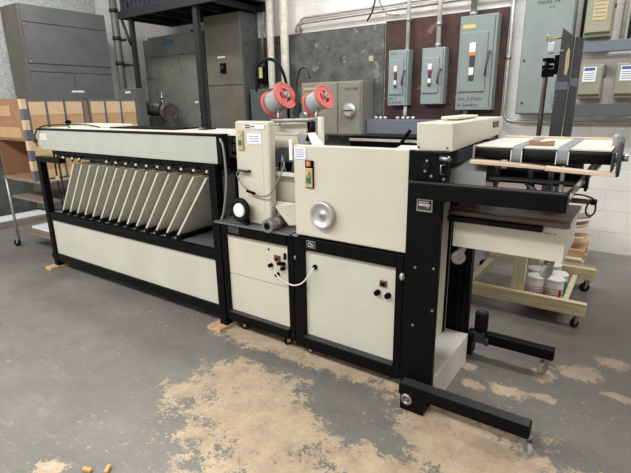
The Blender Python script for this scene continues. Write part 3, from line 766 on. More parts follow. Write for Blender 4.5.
obj('toggle', MB().cyl((-1.712, 2.035, .60), (-1.700, 2.01, .595), .006), 'blackm', t)
for (x, z) in ((-1.762, .548), (-1.665, .545), (-1.712, .497)): obj('knob', MB().cyl((x, 2.045, z), (x, 2.020, z), .012), 'blackm', t)
obj('plug', MB().cyl((-1.70, 2.03, .572), (-1.64, 2.015, .585), .012), 'blackm', t)
obj('screw', MB().cyl((-1.78, 2.045, .645), (-1.78, 2.04, .645), .006, seg=8), 'blackm', t)
obj('latch', B(-1.645, -1.63, 2.015, 2.03, .61, .65), 'black', t, .003)
obj('name_plate', B(-2.09, -2.0, 2.018, 2.022, .715, .76), 'dsteel', t)
# tower
pts = [(-2.035, 1.405), (-2.04, .93), (-2.028, .84), (-1.985, .782), (-1.80, .782), (-1.78, .80), (-1.762, 1.405)]
tw = obj('tower', MB().prism(pts, 1, 2.075, 2.135), 'cream', t, .012)
obj('tower_seam', B(-1.8245, -1.8225, 2.0725, 2.0752, .80, 1.39), 'pale', t)
obj('maker_plate', B(-1.955, -1.795, 2.071, 2.074, 1.362, 1.385), 'paper', t)
obj('maker_mark', B(-1.945, -1.905, 2.069, 2.071, 1.378, 1.384).box(-1.945, -1.905, 2.069, 2.071, 1.366, 1.372).box(-1.90, -1.87, 2.069, 2.071, 1.371, 1.377), 'ink', t)
sp = obj('switch_plate', B(-2.005, -1.963, 2.062, 2.074, 1.235, 1.35), 'yplate', t, .003)
obj('green_button', B(-1.995, -1.973, 2.055, 2.062, 1.265, 1.295), 'green', sp, .002)
obj('switch_knob', MB().cyl((-1.984, 2.062, 1.325), (-1.984, 2.054, 1.325), .006), 'white', sp)
st = obj('notice', B(-1.935, -1.822, 2.071, 2.074, 1.275, 1.335), 'paper', t)
for i in range(3): obj('notice_line', B(-1.915, -1.842, 2.0695, 2.071, 1.289 + i*.014, 1.292 + i*.014), 'greytxt', st)
w = obj('hand_wheel', MB().torus((-1.975, 2.02, .874), (0, -1, 0), .060, .018), 'rubber', t)
obj('wheel_hub', MB().lathe((-1.975, 2.05, .874), (-1.975, 2.0, .874), [(0, .045), (.6, .047), (1, .040)], 26), 'paper', w)
obj('wheel_axle', MB().cyl((-1.975, 2.01, .874), (-1.975, 2.075, .874), .014), 'dsteel', w)
obj('wheel_stop', B(-1.945, -1.925, 2.02, 2.05, .781, .83), 'black', t)
mk = obj('drive_knob', MB().lathe((-1.735, 2.12, .815), (-1.735, 1.985, .81), [(0, .035), (.35, .038), (.4, .044), (.7, .044), (.75, .040), (1, .040)], 22), 'steel', t)
obj('knob_bore', MB().cyl((-1.735, 1.987, .81), (-1.735, 1.983, .81), .022), 'blackm', mk)
obj('knob_bracket', B(-1.79, -1.74, 2.03, 2.12, .781, .81), 'dsteel', t, .003)
obj('lever_handle', MB().tube([(-2.01, 2.05, 1.085), (-1.99, 2.045, 1.115), (-1.93, 2.05, 1.11), (-1.925, 2.074, 1.11)], .009, 8), 'dsteel', t)
obj('cable_loop', MB().tube([(-1.985, 2.04, 1.115), (-2.010, 2.045, 1.085), (-1.960, 2.045, 1.02), (-1.860, 2.045, .975), (-1.76, 2.045, .985), (-1.69, 2.05, 1.08), (-1.665, 2.08, 1.16)], .005, 6, 8), 'cable', t)
obj('clip', MB().tube([(-1.93, 2.04, .995), (-1.865, 2.04, .982)], .009, 8), 'blackm', t)
# stitch head behind
obj('back_plate', B(-1.955, -1.66, 2.30, 2.312, 1.235, 1.39), 'cream', t, .003)
obj('plate_fold', B(-1.955, -1.66, 2.294, 2.30, 1.315, 1.322), 'fin', t)
obj('inner_plate', B(-1.815, -1.60, 2.15, 2.17, .782, .915), 'cream', t, .003)
obj('upper_plate', B(-1.85, -1.60, 2.20, 2.215, .917, 1.085), 'fin', t, .003)
obj('side_slope', MB().add([(-1.78, 2.145, .93), (-1.62, 2.145, .93), (-1.62, 2.145, .80), (-1.66, 2.10, .80), (-1.76, 2.10, .90)], [(0,1,2,3,4)]), 'cream', t)
obj('cross_bar', B(-1.83, -1.60, 2.145, 2.16, 1.085, 1.108), 'pale', t, .003)
for k, (x, z) in enumerate(((-1.79, 1.15), (-1.75, 1.14), (-1.70, 1.15), (-1.66, 1.16))):
    obj('linkage', MB().tube([(x, 2.2, z - .05), (x + .02*(-1)**k, 2.2, z + .05)], .006, 6), 'steel', t)
obj('head_block', B(-1.84, -1.66, 2.24, 2.28, 1.10, 1.15), 'blackm', t, .004)
obj('blue_cover', B(-1.935, -1.74, 2.285, 2.30, 1.11, 1.233), 'blueg', t, .003)
obj('white_lever', B(-1.684, -1.658, 2.15, 2.16, 1.180, 1.30), 'paper', t, .006)
obj('lever_bracket', B(-1.665, -1.635, 2.17, 2.18, 1.14, 1.26), 'blackm', t, .003)
# spool bar
obj('spool_bar', MB().tube([(-1.885, 2.25, 1.398), (-1.545, 2.25, 1.412)], .012, 10), 'zinc', t)
obj('bar_bracket', B(-1.885, -1.82, 2.238, 2.262, 1.372, 1.385), 'steel', t, .003)
obj('bar_post', B(-1.540, -1.508, 2.24, 2.265, 1.20, 1.425), 'pale', t, .003)
obj('spool_arm', MB().tube([(-1.86, 2.28, 1.40), (-1.90, 2.35, 1.50)], .010, 8), 'steel', t)
obj('spool_arm', MB().tube([(-1.58, 2.28, 1.41), (-1.60, 2.35, 1.50)], .010, 8), 'steel', t)
obj('spring_arm', MB().tube([(-1.610, 2.235, 1.29), (-1.565, 2.235, 1.40)], .011, 8), 'rubber', t)
obj('column', B(-1.72, -1.645, 2.32, 2.37, 1.2, 1.40), 'blackm', t)
obj('feed_disc', MB().lathe((-1.645, 2.27, 1.300), (-1.640, 2.235, 1.300), [(0, .042), (.8, .042), (1, .034)], 26), 'zinc', t)
obj('paper_guide', MB().prism([(-1.60, 1.335), (-1.545, 1.340), (-1.480, 1.262), (-1.565, 1.262)], 1, 2.222, 2.227), 'paper', t)
for i, (x, lab) in enumerate(((-1.905, 'left'), (-1.745, 'right'))):
    base = Vector((x + (0 if i == 0 else .02), 2.42, 1.32))
    if i == 0: pts = [(-1.90, 2.44, 1.30), (-1.91, 2.44, 1.60), (-1.95, 2.42, 1.735), (-2.03, 2.41, 1.775), (-2.11, 2.40, 1.74), (-2.13, 2.40, 1.66), (-2.13, 2.40, 1.58)]
    else: pts = [(-1.815, 2.42, 1.30), (-1.82, 2.42, 1.58), (-1.80, 2.41, 1.66), (-1.765, 2.40, 1.705), (-1.72, 2.40, 1.70), (-1.70, 2.40, 1.645)]
    obj('wire_guide', MB().tube(pts, .010 if i == 0 else .009, 10, 8), 'rubber' if i == 0 else 'dsteel', t)
obj('rear_cross_plate', B(-1.95, -1.62, 2.37, 2.48, 1.27, 1.31), 'dsteel', t)
obj('rear_body', B(-1.98, -1.62, 2.32, 2.50, .782, 1.10), 'fin', t)
obj('rear_stay', B(-1.95, -1.90, 2.38, 2.44, 1.10, 1.27), 'dsteel', t)
for x, a in ((-2.06, .3), (-1.68, .8)):
    caster(t, x, 2.10, .085, .028, a, 'rubber')
for x in (-2.1, -1.66): caster(t, x, 2.48, .085, .026, .4, 'dsteel')
# supply lead looping between stitching and folding units
tag(obj('white_lead', MB().tube([(-1.70, 2.018, .560), (-1.69, 1.99, .53), (-1.64, 1.99, .492), (-1.56, 1.99, .476), (-1.49, 1.99, .505), (-1.44, 2.0, .570), (-1.433, 2.030, .597)], .0045, 8, 8), 'wcable'), 'white lead looping between the two lower cream panels', 'cable')

# ------------------------------------------------------------------ FOLDING MACHINE
t = thing('folding_machine', 'cream folding machine with chrome hand wheel on a black frame', 'machine', (-1.22, 2.3, 0))
obj('frame_post', B(-1.573, -1.500, 2.022, 2.07, .065, .768), 'black', t, .003)
obj('frame_post', B(-.925, -.885, 2.022, 2.07, .065, .768), 'black', t, .003)
obj('frame_post', B(-1.573, -1.500, 2.50, 2.55, .065, .768), 'black', t, .003)
obj('frame_post', B(-.925, -.885, 2.50, 2.55, .065, .768), 'black', t, .003)
obj('top_rail', B(-1.50, -.925, 2.022, 2.06, .695, .768), 'black', t, .003)
obj('bottom_rail', B(-1.50, -.925, 2.022, 2.06, .065, .143), 'black', t, .003)
obj('bottom_ledge', B(-1.50, -.925, 2.010, 2.06, .1435, .152), 'dsteel', t)
obj('lower_panel', B(-1.50, -.925, 2.045, 2.058, .153, .694), 'creamg', t, .002)
obj('rear_panel', B(-1.50, -.925, 2.50, 2.51, .1, .694), 'cream', t)
obj('post_cap', B(-1.575, -1.535, 2.015, 2.05, .7685, .776), 'steel', t)
hs = obj('housing', MB().prism([(-1.560, .777), (-.872, .777), (-.880, 1.286), (-1.562, 1.283)], 1, 2.036, 2.088), 'cream', t, .006)
obj('housing_body', B(-1.555, -.89, 2.088, 2.60, .777, 1.19), 'cream', t, .006)
obj('rear_cover', MB().prism([(2.30, 1.192), (2.62, 1.192), (2.62, 1.250)], 0, -1.19, -.895), 'pale', t, .003)
dial = obj('hand_wheel', MB().lathe((-1.36, 2.036, .918), (-1.36, 1.995, .918), [(0, .062), (.3, .074), (.8, .076), (1, .070), (.85, .060), (.55, .045), (.45, .02), (.75, .016), (.8, .008)], 36), 'chrome', t)
obj('wheel_screw', MB().cyl((-1.36, 2.012, .918), (-1.36, 2.0, .918), .010), 'steel', dial)
st = obj('notice', B(-1.555, -1.475, 2.031, 2.034, 1.210, 1.272), 'paper', t)
for i in range(4): obj('notice_line', B(-1.542, -1.488, 2.0295, 2.031, 1.222 + i*.012, 1.2245 + i*.012), 'bluetxt', st)
bp_ = obj('switch_backing', B(-1.478, -1.425, 2.026, 2.034, 1.055, 1.205), 'blackm', t, .002)
obj('orange_button', B(-1.465, -1.438, 2.016, 2.026, 1.175, 1.20), 'orange', bp_, .003)
obj('switch_plate', B(-1.475, -1.428, 2.020, 2.026, 1.06, 1.165), 'yplate', bp_, .002)
obj('green_button', B(-1.464, -1.438, 2.012, 2.020, 1.085, 1.115), 'green', bp_, .002)
obj('pilot_knob', MB().cyl((-1.451, 2.02, 1.14), (-1.451, 2.0, 1.14), .010), 'tape', bp_)
pl = obj('name_plate', B(-1.476, -1.413, 2.018, 2.022, .713, .757), 'steel', t, .002)
obj('emblem', MB().box(-1.472, -1.417, 2.016, 2.018, .717, .753), 'ink', pl)
obj('emblem_mark', MB().torus((-1.45, 2.0155, .735), (0, 1, 0), .011, .0028, 16, 6).torus((-1.434, 2.0155, .731), (0, 1, 0), .009, .0028, 16, 6), 'chrome', pl)
obj('socket', B(-1.020, -.980, 2.035, 2.045, .572, .605), 'socketbrown', t, .002)
obj('rocker', B(-1.012, -.988, 2.030, 2.035, .58, .597), 'blackm', t, .002)
for (x, z) in ((-1.030, .534), (-.968, .530)): obj('knob', MB().cyl((x, 2.045, z), (x, 2.020, z), .015), 'blackm', t)
obj('cable_gland', MB().cyl((-1.433, 2.045, .597), (-1.433, 2.032, .597), .014), 'blackm', t)
obj('side_handle', MB().ball((-.885, 2.015, .66), .013, sz=1.6), 'chrome', t)
obj('latch', MB().ball((-1.555, 2.015, .64), .008, sz=1.6), 'steel', t)
# delivery hopper at the rear
obj('rear_hopper', B(-1.655, -1.12, 2.80, 3.08, 1.06, 1.283), 'blackm', t, .004)
obj('hopper_rail', B(-1.65, -1.13, 2.785, 2.80, 1.250, 1.266), 'pale', t)
obj('hopper_support', B(-1.5, -1.0, 2.60, 2.80, 1.06, 1.20), 'black', t)
obj('lever', MB().tube([(-1.235, 2.74, 1.20), (-1.24, 2.74, 1.255), (-1.185, 2.74, 1.330)], .012, 8), 'blackm', t)
for (x, y, a) in ((-1.50, 2.09, .3), (-1.40, 2.12, .9), (-.96, 2.12, .4), (-1.53, 2.5, .3), (-.95, 2.5, .2)):
    caster(t, x, y, .065, .0185, a, 'rubber')

# ------------------------------------------------------------------ WIRE SPOOLS
def spool(loc, R, W, label):
    t = thing('wire_spool', label, 'spool', loc, 'coral wire spools above the stitching tower', local=True,
              rot=Matrix(((.94, .0, -.34), (-.11, .95, -.30), (.31, .31, .9))).to_euler())
    ax = Vector((.90, -.10, .42)).normalized()
    u = Vector((0, 1, 0)); u = (u - ax*u.dot(ax)).normalized(); w = ax.cross(u)
    t.rotation_euler = Matrix((ax, u, w)).transposed().to_euler()
    h = W/2
    for s in (-1, 1):
        m_ = MB()
        a, b = (h, h + .010) if s > 0 else (-h - .010, -h)
        # rim ring with three windows
        seg = 36
        def ring(r0, r1, x0, x1):
            vs = []; fs = []
            for k in range(seg):
                an = 2*PI*k/seg; c, sn = math.cos(an), math.sin(an)
                vs += [(x0, r0*c, r0*sn), (x0, r1*c, r1*sn), (x1, r1*c, r1*sn), (x1, r0*c, r0*sn)]
            for k in range(seg):
                o = 4*k; p = 4*((k+1) % seg)
                for j in range(4): fs.append((o + j, p + j, p + (j+1) % 4, o + (j+1) % 4))
            m_.add(vs, fs)
        ring(R*.52, R, a, b); ring(R*.90, R*1.0, a - .002, b + .003); ring(R*.15, R*.28, a, b)
        for k in range(3):
            an = 2*PI*k/3 + .5
            for wd in range(-2, 3):
                a2 = an + wd*.10
                pass
            mt = Matrix.Rotation(an, 4, 'X')
            m_.box(a, b, -R*.17, R*.17, R*.22, R*.56, mt)
        fl = obj('flange', m_, 'red', t)
        if s > 0:
            for k in range(24):
                pass
            hm = MB()
            for k in range(26):
                an = 2*PI*k/26
                hm.cyl((b, R*.80*math.cos(an), R*.80*math.sin(an)), (b + .001, R*.80*math.cos(an), R*.80*math.sin(an)), R*.035, seg=6)
            obj('rim_holes', hm, 'ink', fl)
    m_ = MB(); prof = []
    n = 22
    for k in range(n + 1):
        prof.append((k/n, R*.80 + (.0016 if k % 2 else 0)))
    m_.lathe((-h, 0, 0), (h, 0, 0), prof, 30)
    obj('wire_coil', m_, 'wire', t)
    obj('hub', MB().cyl((h - .02, 0, 0), (h + .035, 0, 0), R*.12), 'steel', t)
    obj('hub_nut', MB().cyl((h + .015, 0, 0), (h + .028, 0, 0), R*.22, seg=6), 'chrome', t)
    obj('hub_core', MB().cyl((h - .001, 0, 0), (h + .001, 0, 0), R*.50), 'ink', t)
    obj('hub_pin', MB().cyl((-h - .03, 0, 0), (-h, 0, 0), R*.12), 'steel', t)
    return t
spool((-1.918, 2.36, 1.522), .086, .120, 'larger coral wire spool at left on the bar above the stitching tower')
spool((-1.617, 2.36, 1.513), .074, .100, 'smaller coral wire spool at right near the olive control box')
t = None

# ------------------------------------------------------------------ DELIVERY STAND
t = thing('delivery_stand', 'black delivery stand with tall columns, arm and caster legs', 'machine', (-.75, 2.2, 0))
obj('front_column', B(-.820, -.682, 1.948, 1.985, .02, 1.292), 'black', t, .005)
obj('column_flange', B(-.850, -.822, 1.960, 1.985, .06, 1.292), 'black', t, .003)
obj('rear_column', B(-.82, -.690, 2.525, 2.585, .0, 1.26), 'black', t, .005)
obj('inner_panel', B(-.818, -.806, 1.986, 2.50, .187, 1.05), 'cream', t, .002)
obj('inner_upper_panel', B(-.818, -.700, 1.986, 2.50, 1.05, 1.26), 'black', t, .002)
for x in (-.79, -.745, -.71): obj('guide_rail', B(x, x + .008, 2.512, 2.525, .19, 1.25), 'rubber', t)
obj('guide_rail', B(-.806, -.800, 2.44, 2.47, .19, 1.05), 'black', t)
obj('leg_joint', B(-.70, -.66, 2.56, 2.65, .02, .16), 'black', t, .003)
obj('base_box', B(-.818, -.672, 1.987, 2.51, .0, .185), 'pale', t, .004)
obj('front_arm', B(-.815, -.19, 1.885, 1.945, 1.092, 1.162), 'black', t, .004)
obj('arm_edge', B(-.815, -.20, 1.884, 1.90, 1.162, 1.166), 'dsteel', t)
obj('rear_arm', B(-.70, -.19, 2.495, 2.54, 1.092, 1.16), 'black', t, .004)
obj('front_leg', B(-.822, -.213, 1.880, 1.945, .088, .152), 'black', t, .006)
obj('leg_worn_top', B(-.815, -.218, 1.884, 1.941, .152, .1532), 'dsteel', t)
obj('rear_leg', B(-.598, -.225, 2.60, 2.655, .10, .165), 'black', t, .006)
obj('leg_bolt', MB().torus((-.775, 1.876, .076), (0, 1, 0), .022, .009, 22, 8).cyl((-.775, 1.880, .076), (-.775, 1.872, .076), .010), 'steel', t)
obj('foot_block', B(-.815, -.69, 1.885, 1.947, .005, .087), 'black', t, .004)
caster(t, -.226, 1.912, .0875, .030, 2.5)
caster(t, -.262, 2.628, .0995, .033, .9)
# head cover with sloping flank
hc = obj('head_cover', MB().add([(-.825, 1.985, 1.293), (-.660, 1.985, 1.290), (-.630, 2.69, 1.325), (-.825, 2.69, 1.325),
                            (-.830, 1.985, 1.410), (-.665, 1.985, 1.408), (-.632, 2.69, 1.415), (-.825, 2.69, 1.415)],
                           [(0,3,2,1),(4,5,6,7),(0,1,5,4),(1,2,6,5),(2,3,7,6),(3,0,4,7)]), 'cream', t, .004)
obj('name_plate', B(-.640, -.634, 2.52, 2.62, 1.365, 1.395), 'brownwood', t)
for x in (-.815, -.685): obj('cover_screw', MB().cyl((x, 1.985, 1.305), (x, 1.980, 1.305), .004, seg=8), 'dsteel', t)
obj('cross_beam', B(-.70, -.655, 2.05, 2.60, 1.235, 1.288), 'dsteel', t, .003)
lp = obj('name_plate', B(-.796, -.722, 1.9440, 1.9478, 1.022, 1.078), 'steel', t)
obj('plate_field', B(-.790, -.728, 1.9425, 1.9440, 1.030, 1.073), 'ink', lp)
obj('plate_bar', B(-.785, -.738, 1.9410, 1.9425, 1.064, 1.069).box(-.785, -.733, 1.9410, 1.9425, 1.048, 1.060), 'paper', lp)
obj('plate_dash', B(-.748, -.737, 1.940, 1.941, 1.040, 1.048), 'orange', lp)
bh = MB()
for (x, z) in ((-.758, 1.25), (-.765, 1.205), (-.735, 1.185), (-.678, 1.175), (-.68, 1.10), (-.79, .75), (-.70, .76), (-.695, .55), (-.79, .45)):
    bh.cyl((x, 1.948, z), (x, 1.943, z), .006, seg=10)
obj('bolt_heads', bh, 'steel', t)
obj('round_cap', MB().cyl((-.762, 1.948, 1.228), (-.762, 1.941, 1.228), .018), 'rubber', t)
obj('latch_plate', B(-.682, -.664, 1.948, 1.985, 1.17, 1.29), 'black', t)
obj('hand_latch', MB().tube([(-.676, 1.945, 1.238), (-.690, 1.935, 1.236), (-.690, 1.935, 1.198), (-.676, 1.945, 1.196)], .004, 6), 'steel', t)
obj('roller_end', MB().cyl((-.700, 1.95, 1.262), (-.655, 1.945, 1.262), .011), 'steel', t)
mo = obj('drive_motor', MB().lathe((-.632, 2.632, .165), (-.632, 2.632, .285), [(0, .033), (.1, .039), (.9, .039), (1, .036)], 26), 'rubber', t)
obj('motor_cap', MB().cyl((-.632, 2.632, .285), (-.632, 2.632, .290), .02), 'dsteel', mo)
obj('gear_box', MB().box(-.668, -.600, 2.588, 2.665, .100, .164).cyl((-.60, 2.62, .115), (-.575, 2.62, .115), .033), 'dsteel', t, .003)

# ------------------------------------------------------------------ DELIVERY TABLE (rolls into the stand)
t = thing('delivery_table', 'cream tray table with brown top hung between the black arms', 'table', (-.42, 2.4, .83))
obj('apron', B(-.668, -.198, 2.09, 2.105, .838, .985), 'cream', t, .002)
obj('apron', B(-.213, -.198, 2.105, 2.47, .838, .985), 'cream', t, .002)
obj('apron', B(-.668, -.653, 2.105, 2.47, .838, .985), 'cream', t, .002)
obj('bottom_pan', B(-.653, -.213, 2.105, 2.47, .838, .848), 'cream', t)
obj('tabletop', B(-.695, -.186, 2.075, 2.485, .9905, 1.012), 'brownwood', t, .003)
obj('front_bar', B(-.690, -.285, 2.055, 2.089, .965, .988), 'rubber', t, .004)
caster(t, -.628, 2.125, .838, .034, .5)
caster(t, -.250, 2.14, .838, .032, 1.0)
caster(t, -.245, 2.44, .838, .034, 1.0)
obj('apron_text', B(-.285, -.255, 2.088, 2.09, .955, .960).box(-.245, -.235, 2.088, 2.09, .955, .960), 'greytxt', t)

# ------------------------------------------------------------------ DELIVERY CONVEYOR
t = thing('roller_conveyor', 'belt conveyor with black roller, grey straps and round end plate', 'conveyor', (-.33, 2.3, 1.17))
obj('top_plate', B(-.605, -.085, 2.10, 2.60, 1.303, 1.311), 'pale', t, .002)
obj('front_roller', MB().cyl((-.590, 2.10, 1.280), (-.075, 2.10, 1.280), .022), 'rubber', t)
obj('lower_roller', MB().cyl((-.56, 2.16, 1.265), (-.075, 2.16, 1.265), .018), 'blackm', t)
obj('rear_lath', B(-.59, -.10, 2.605, 2.635, 1.306, 1.320), 'board', t, .002)
obj('rear_roller', MB().cyl((-.590, 2.615, 1.27), (-.08, 2.615, 1.27), .026), 'rubber', t)
for (x0, x1) in ((-.438, -.400), (-.268, -.228)):
    m_ = MB()
    prof = []
    for k in range(9):
        a = PI/2 + PI*k/8
        prof.append((2.10 + .032*math.cos(a), 1.280 + .032*math.sin(a)))
    pts = [(2.60, 1.315), (2.10, 1.315)] + prof[1:] 
    inner = [(p[0] if i < 2 else 2.10 + (p[0]-2.10)*.9, p[1] - .003 if i < 2 else 1.280 + (p[1]-1.280)*.9) for i, p in enumerate(pts)]
    n = len(pts); vs = []
    for x in (x0, x1): vs += [(x, p[0], p[1]) for p in pts] + [(x, p[0], p[1]) for p in inner]
    fs = []
    for i in range(n - 1):
        fs += [(i, i+1, 2*n+i+1, 2*n+i), (n+i, 3*n+i, 3*n+i+1, n+i+1), (i, n+i, n+i+1, i+1), (2*n+i, 2*n+i+1, 3*n+i+1, 3*n+i)]
    m_.add(vs, fs)
    so = obj('belt_strap', m_, 'strap', t)
    obj('strap_edge', MB().box(x0 - .003, x0, 2.066, 2.069, 1.25, 1.30), 'white', so)
    obj('strap_edge', MB().box(x1, x1 + .003, 2.066, 2.069, 1.25, 1.30), 'white', so)
obj('end_bracket', B(-.600, -.592, 2.07, 2.62, 1.235, 1.312), 'zinc', t, .002)
obj('end_bracket', B(-.098, -.078, 2.30, 2.42, 1.29, 1.352), 'zinc', t, .003)
obj('side_plate', B(-.082, -.074, 2.07, 2.64, 1.225, 1.305), 'dsteel', t, .002)
ep = obj('end_disc', MB().lathe((-.064, 2.10, 1.285), (-.050, 2.10, 1.285), [(0, .06), (.1, .075), (.8, .075), (1, .068)], 32), 'dsteel', t)
obj('disc_bolt', MB().cyl((-.050, 2.10, 1.283), (-.030, 2.10, 1.283), .014, seg=6), 'steel', ep)
obj('shaft', MB().cyl((-.074, 2.10, 1.283), (-.064, 2.10, 1.283), .018), 'steel', ep)
# supports below
obj('support_plate', B(-.53, -.20, 2.42, 2.46, 1.165, 1.295), 'dsteel', t, .003)
obj('support_bar', B(-.53, -.20, 2.10, 2.17, 1.095, 1.105), 'dsteel', t)
obj('lower_crossbar', B(-.53, -.20, 2.10, 2.13, 1.165, 1.180), 'dsteel', t, .002)
for x in (-.52, -.38, -.30): obj('strut', B(x, x + .018, 2.14, 2.16, 1.105, 1.225), 'dsteel', t, .002)
obj('strut', B(-.250, -.236, 2.10, 2.12, 1.105, 1.24), 'zinc', t, .002)
obj('diagonal_brace', MB().tube([(-.38, 2.13, 1.16), (-.30, 2.13, 1.08)], .012, 6), 'dsteel', t)
obj('diagonal_brace', MB().tube([(-.225, 2.16, 1.10), (-.13, 2.40, 1.235)], .014, 6), 'zinc', t)
obj('diagonal_brace', MB().tube([(-.215, 2.12, 1.10), (-.15, 2.30, 1.235)], .010, 6), 'pale', t)
obj('bracket_plate', B(-.165, -.155, 2.16, 2.24, 1.135, 1.215), 'blackm', t, .002)
rod = obj('side_rod', MB().cyl((-.226, 2.22, 1.083), (-.135, 2.22, 1.083), .011), 'brownwood', t)
obj('rod_grip', MB().cyl((-.135, 2.22, 1.083), (-.115, 2.22, 1.083), .013), 'rubber', rod)
obj('cable_loop', MB().tube([(-.215, 2.18, 1.08), (-.21, 2.15, 1.115), (-.17, 2.16, 1.12), (-.13, 2.20, 1.10), (-.118, 2.22, 1.07), (-.12, 2.22, 1.035), (-.14, 2.21, 1.025), (-.15, 2.20, 1.05), (-.145, 2.20, 1.08)], .004, 6, 8), 'bcable', t)
obj('smoky_guard', B(-.686, -.528, 2.045, 2.049, 1.095, 1.200), 'acry', t)
obj('guard_top', MB().add([(-.69, 2.05, 1.20), (-.53, 2.05, 1.20), (-.585, 2.30, 1.245), (-.64, 2.30, 1.245), (-.69, 2.05, 1.203), (-.53, 2.05, 1.203), (-.585, 2.30, 1.248), (-.64, 2.30, 1.248)], [(0,3,2,1),(4,5,6,7),(0,1,5,4),(1,2,6,5),(2,3,7,6),(3,0,4,7)]), 'acry', t)
obj('guard_panel', B(-.64, -.53, 2.30, 2.305, 1.12, 1.29), 'dsteel', t)
tag(obj('cardboard_sheet', MB().prism([(-.595, 1.240), (-.300, 1.232), (-.300, 1.240), (-.45, 1.250), (-.595, 1.254)], 1, 2.02, 2.09), 'board', bev=.001), 'long pale cardboard strip lying under the black roller, its left half', 'cardboard')
tag(obj('cardboard_sheet', MB().prism([(-.297, 1.230), (-.060, 1.220), (-.060, 1.232), (-.297, 1.245)], 1, 2.01, 2.065), 'board', bev=.001), 'pale cardboard strip sloping down to the round end plate', 'cardboard')
tag(obj('cardboard_scrap', MB().prism([(-.395, 1.312), (-.298, 1.312), (-.298, 1.334), (-.345, 1.328), (-.395, 1.334)], 1, 2.18, 2.195), 'kraft2', bev=.001), 'small brown curved cardboard piece standing on the conveyor top between the straps', 'cardboard')

# pale packet on the head cover
tag(obj('paper_packet', B(-.800, -.715, 2.20, 2.52, 1.4165, 1.430), mat('pale_green_packet', (222, 224, 198), 0.6), bev=.005), 'pale yellowish packet lying on the cream head cover', 'packet')

# ------------------------------------------------------------------ WOODEN CART
t = thing('wooden_cart', 'rough pine cart on casters carrying buckets behind the delivery end', 'cart', (-.7, 3.7, 0))
obj('rail', B(-1.35, -.140, 3.34, 3.385, .085, .178), 'pine', t, .004)
obj('rail', B(-.632, -.145, 4.06, 4.105, .105, .198), 'pine', t, .004)
obj('post', B(-.632, -.545, 3.386, 3.42, .09, .80), 'piney', t, .004)
obj('post', B(-.632, -.545, 4.02, 4.058, .11, .80), 'piney', t, .004)
obj('post', B(-1.30, -1.22, 3.386, 3.42, .09, .80), 'piney', t, .004)
obj('post', B(-1.30, -1.22, 4.02, 4.058, .11, .80), 'piney', t, .004)
obj('upper_rail', B(-1.3, -.47, 4.06, 4.10, .46, .55), 'shelfwood', t, .004)
obj('stretcher', B(-.30, -.265, 3.387, 4.058, .10, .135), 'piney', t, .003)
obj('stretcher', B(-.97, -.92, 3.387, 4.058, .10, .155), 'piney', t, .003)
obj('deck_board', B(-.60, -.302, 3.39, 3.95, .104, .118), 'shelfwood', t, .002)
obj('deck_board', B(-.46, -.16, 4.11, 4.20, .10, .19), 'shelfwood', t, .003)
obj('tabletop', B(-1.35, -.38, 3.36, 4.10, .80, .83), 'brownwood', t, .004)
for (x, y, z) in ((-.185, 3.362, .085), (-.19, 4.085, .105), (-1.27, 3.362, .085), (-1.27, 4.085, .105)):
    caster(t, x, y, z, (z - .028)/2, .5, 'rubber')

def bucket(loc, label, colour):
    t = thing('plastic_tub', label, 'tub', loc, 'white plastic tubs on the pine cart')
    x, y, z = loc; r = .058; h = .145
    obj('body', MB().lathe((x, y, z), (x, y, z + h), [(0, r*.9), (.04, r*.94), (.9, r), (1, r)], 28), 'paper', t)
    obj('lid', MB().lathe((x, y, z + h), (x, y, z + h + .02), [(0, r*1.06), (.7, r*1.06), (1, r*.98)], 28), 'white', t)
    m_ = MB().lathe((x, y, z + h*.18), (x, y, z + h*.72), [(0, r*.965), (1, r*1.0)], 28, False)
    if colour == 'green': obj('label_wrap', MB().lathe((x, y, z + .01), (x, y, z + h*.78), [(0, r*.97), (1, r*1.01)], 28, False), 'green', t)
    else:
        lb = MB()
        for i in range(4):
            zz = z + h*(.22 + .13*i)
            for k in range(6):
                a = -2.4 + .36*k + .13*(i % 2)
                lb.box(x + r*1.0*math.cos(a) - .006, x + r*1.0*math.cos(a) + .006, y + r*1.0*math.sin(a) - .002, y + r*1.0*math.sin(a) + .002, zz, zz + .006)
        obj('label_print', lb, 'redlabel', t)
        if colour == 'flag':
            a = -.7
            obj('label_patch', MB().box(x + .025, x + .05, y - .046, y - .028, z + .015, z + .09), 'redlabel', t)
    return t
bucket((-.480, 3.468, .1185), 'white tub with red print, left of the front pair by the pine post', 'red')
bucket((-.358, 3.478, .1185), 'white tub with red patch, right of the front pair', 'flag')
bucket((-.350, 3.60, .1185), 'white tub with green wrap behind the front pair', 'green')
bucket((-.51, 3.63, .1185), 'white tub mostly hidden behind the left front tub', 'red')
bucket((-.42, 3.80, .1185), 'white tub farthest back below the tray corner', 'red')

# mast standing on the cart
t = thing('lift_mast', 'dark twin upright mast with crank and screw rod behind the conveyor', 'mast', (-.45, 3.6, .83))
obj('base_plate', B(-.66, -.34, 3.50, 3.75, .831, .85), 'dsteel', t, .003)
obj('upright', MB().prism([(-.535, .85), (-.462, .85), (-.450, 1.885), (-.522, 1.945)][::-1], 1, 3.58, 3.62), 'mastpaint', t, .002)
obj('upright', MB().prism([(-.455, .85), (-.400, .85), (-.396, 1.875), (-.444, 1.885)][::-1], 1, 3.60, 3.64), 'mastpaint', t, .002)
obj('screw_rod', MB().cyl((-.600, 3.6, .85), (-.595, 3.6, 1.74), .016), 'rodpaint', t)
obj('rod_bearing', MB().cyl((-.59, 3.6, 1.70), (-.59, 3.6, 1.72), .035).cyl((-.59, 3.6, 1.745), (-.59, 3.6, 1.765), .035), 'blackm', t)
obj('bearing_arm', B(-.60, -.52, 3.59, 3.61, 1.73, 1.75).box(-.55, -.52, 3.58, 3.62, 1.66, 1.78), 'blackm', t, .002)
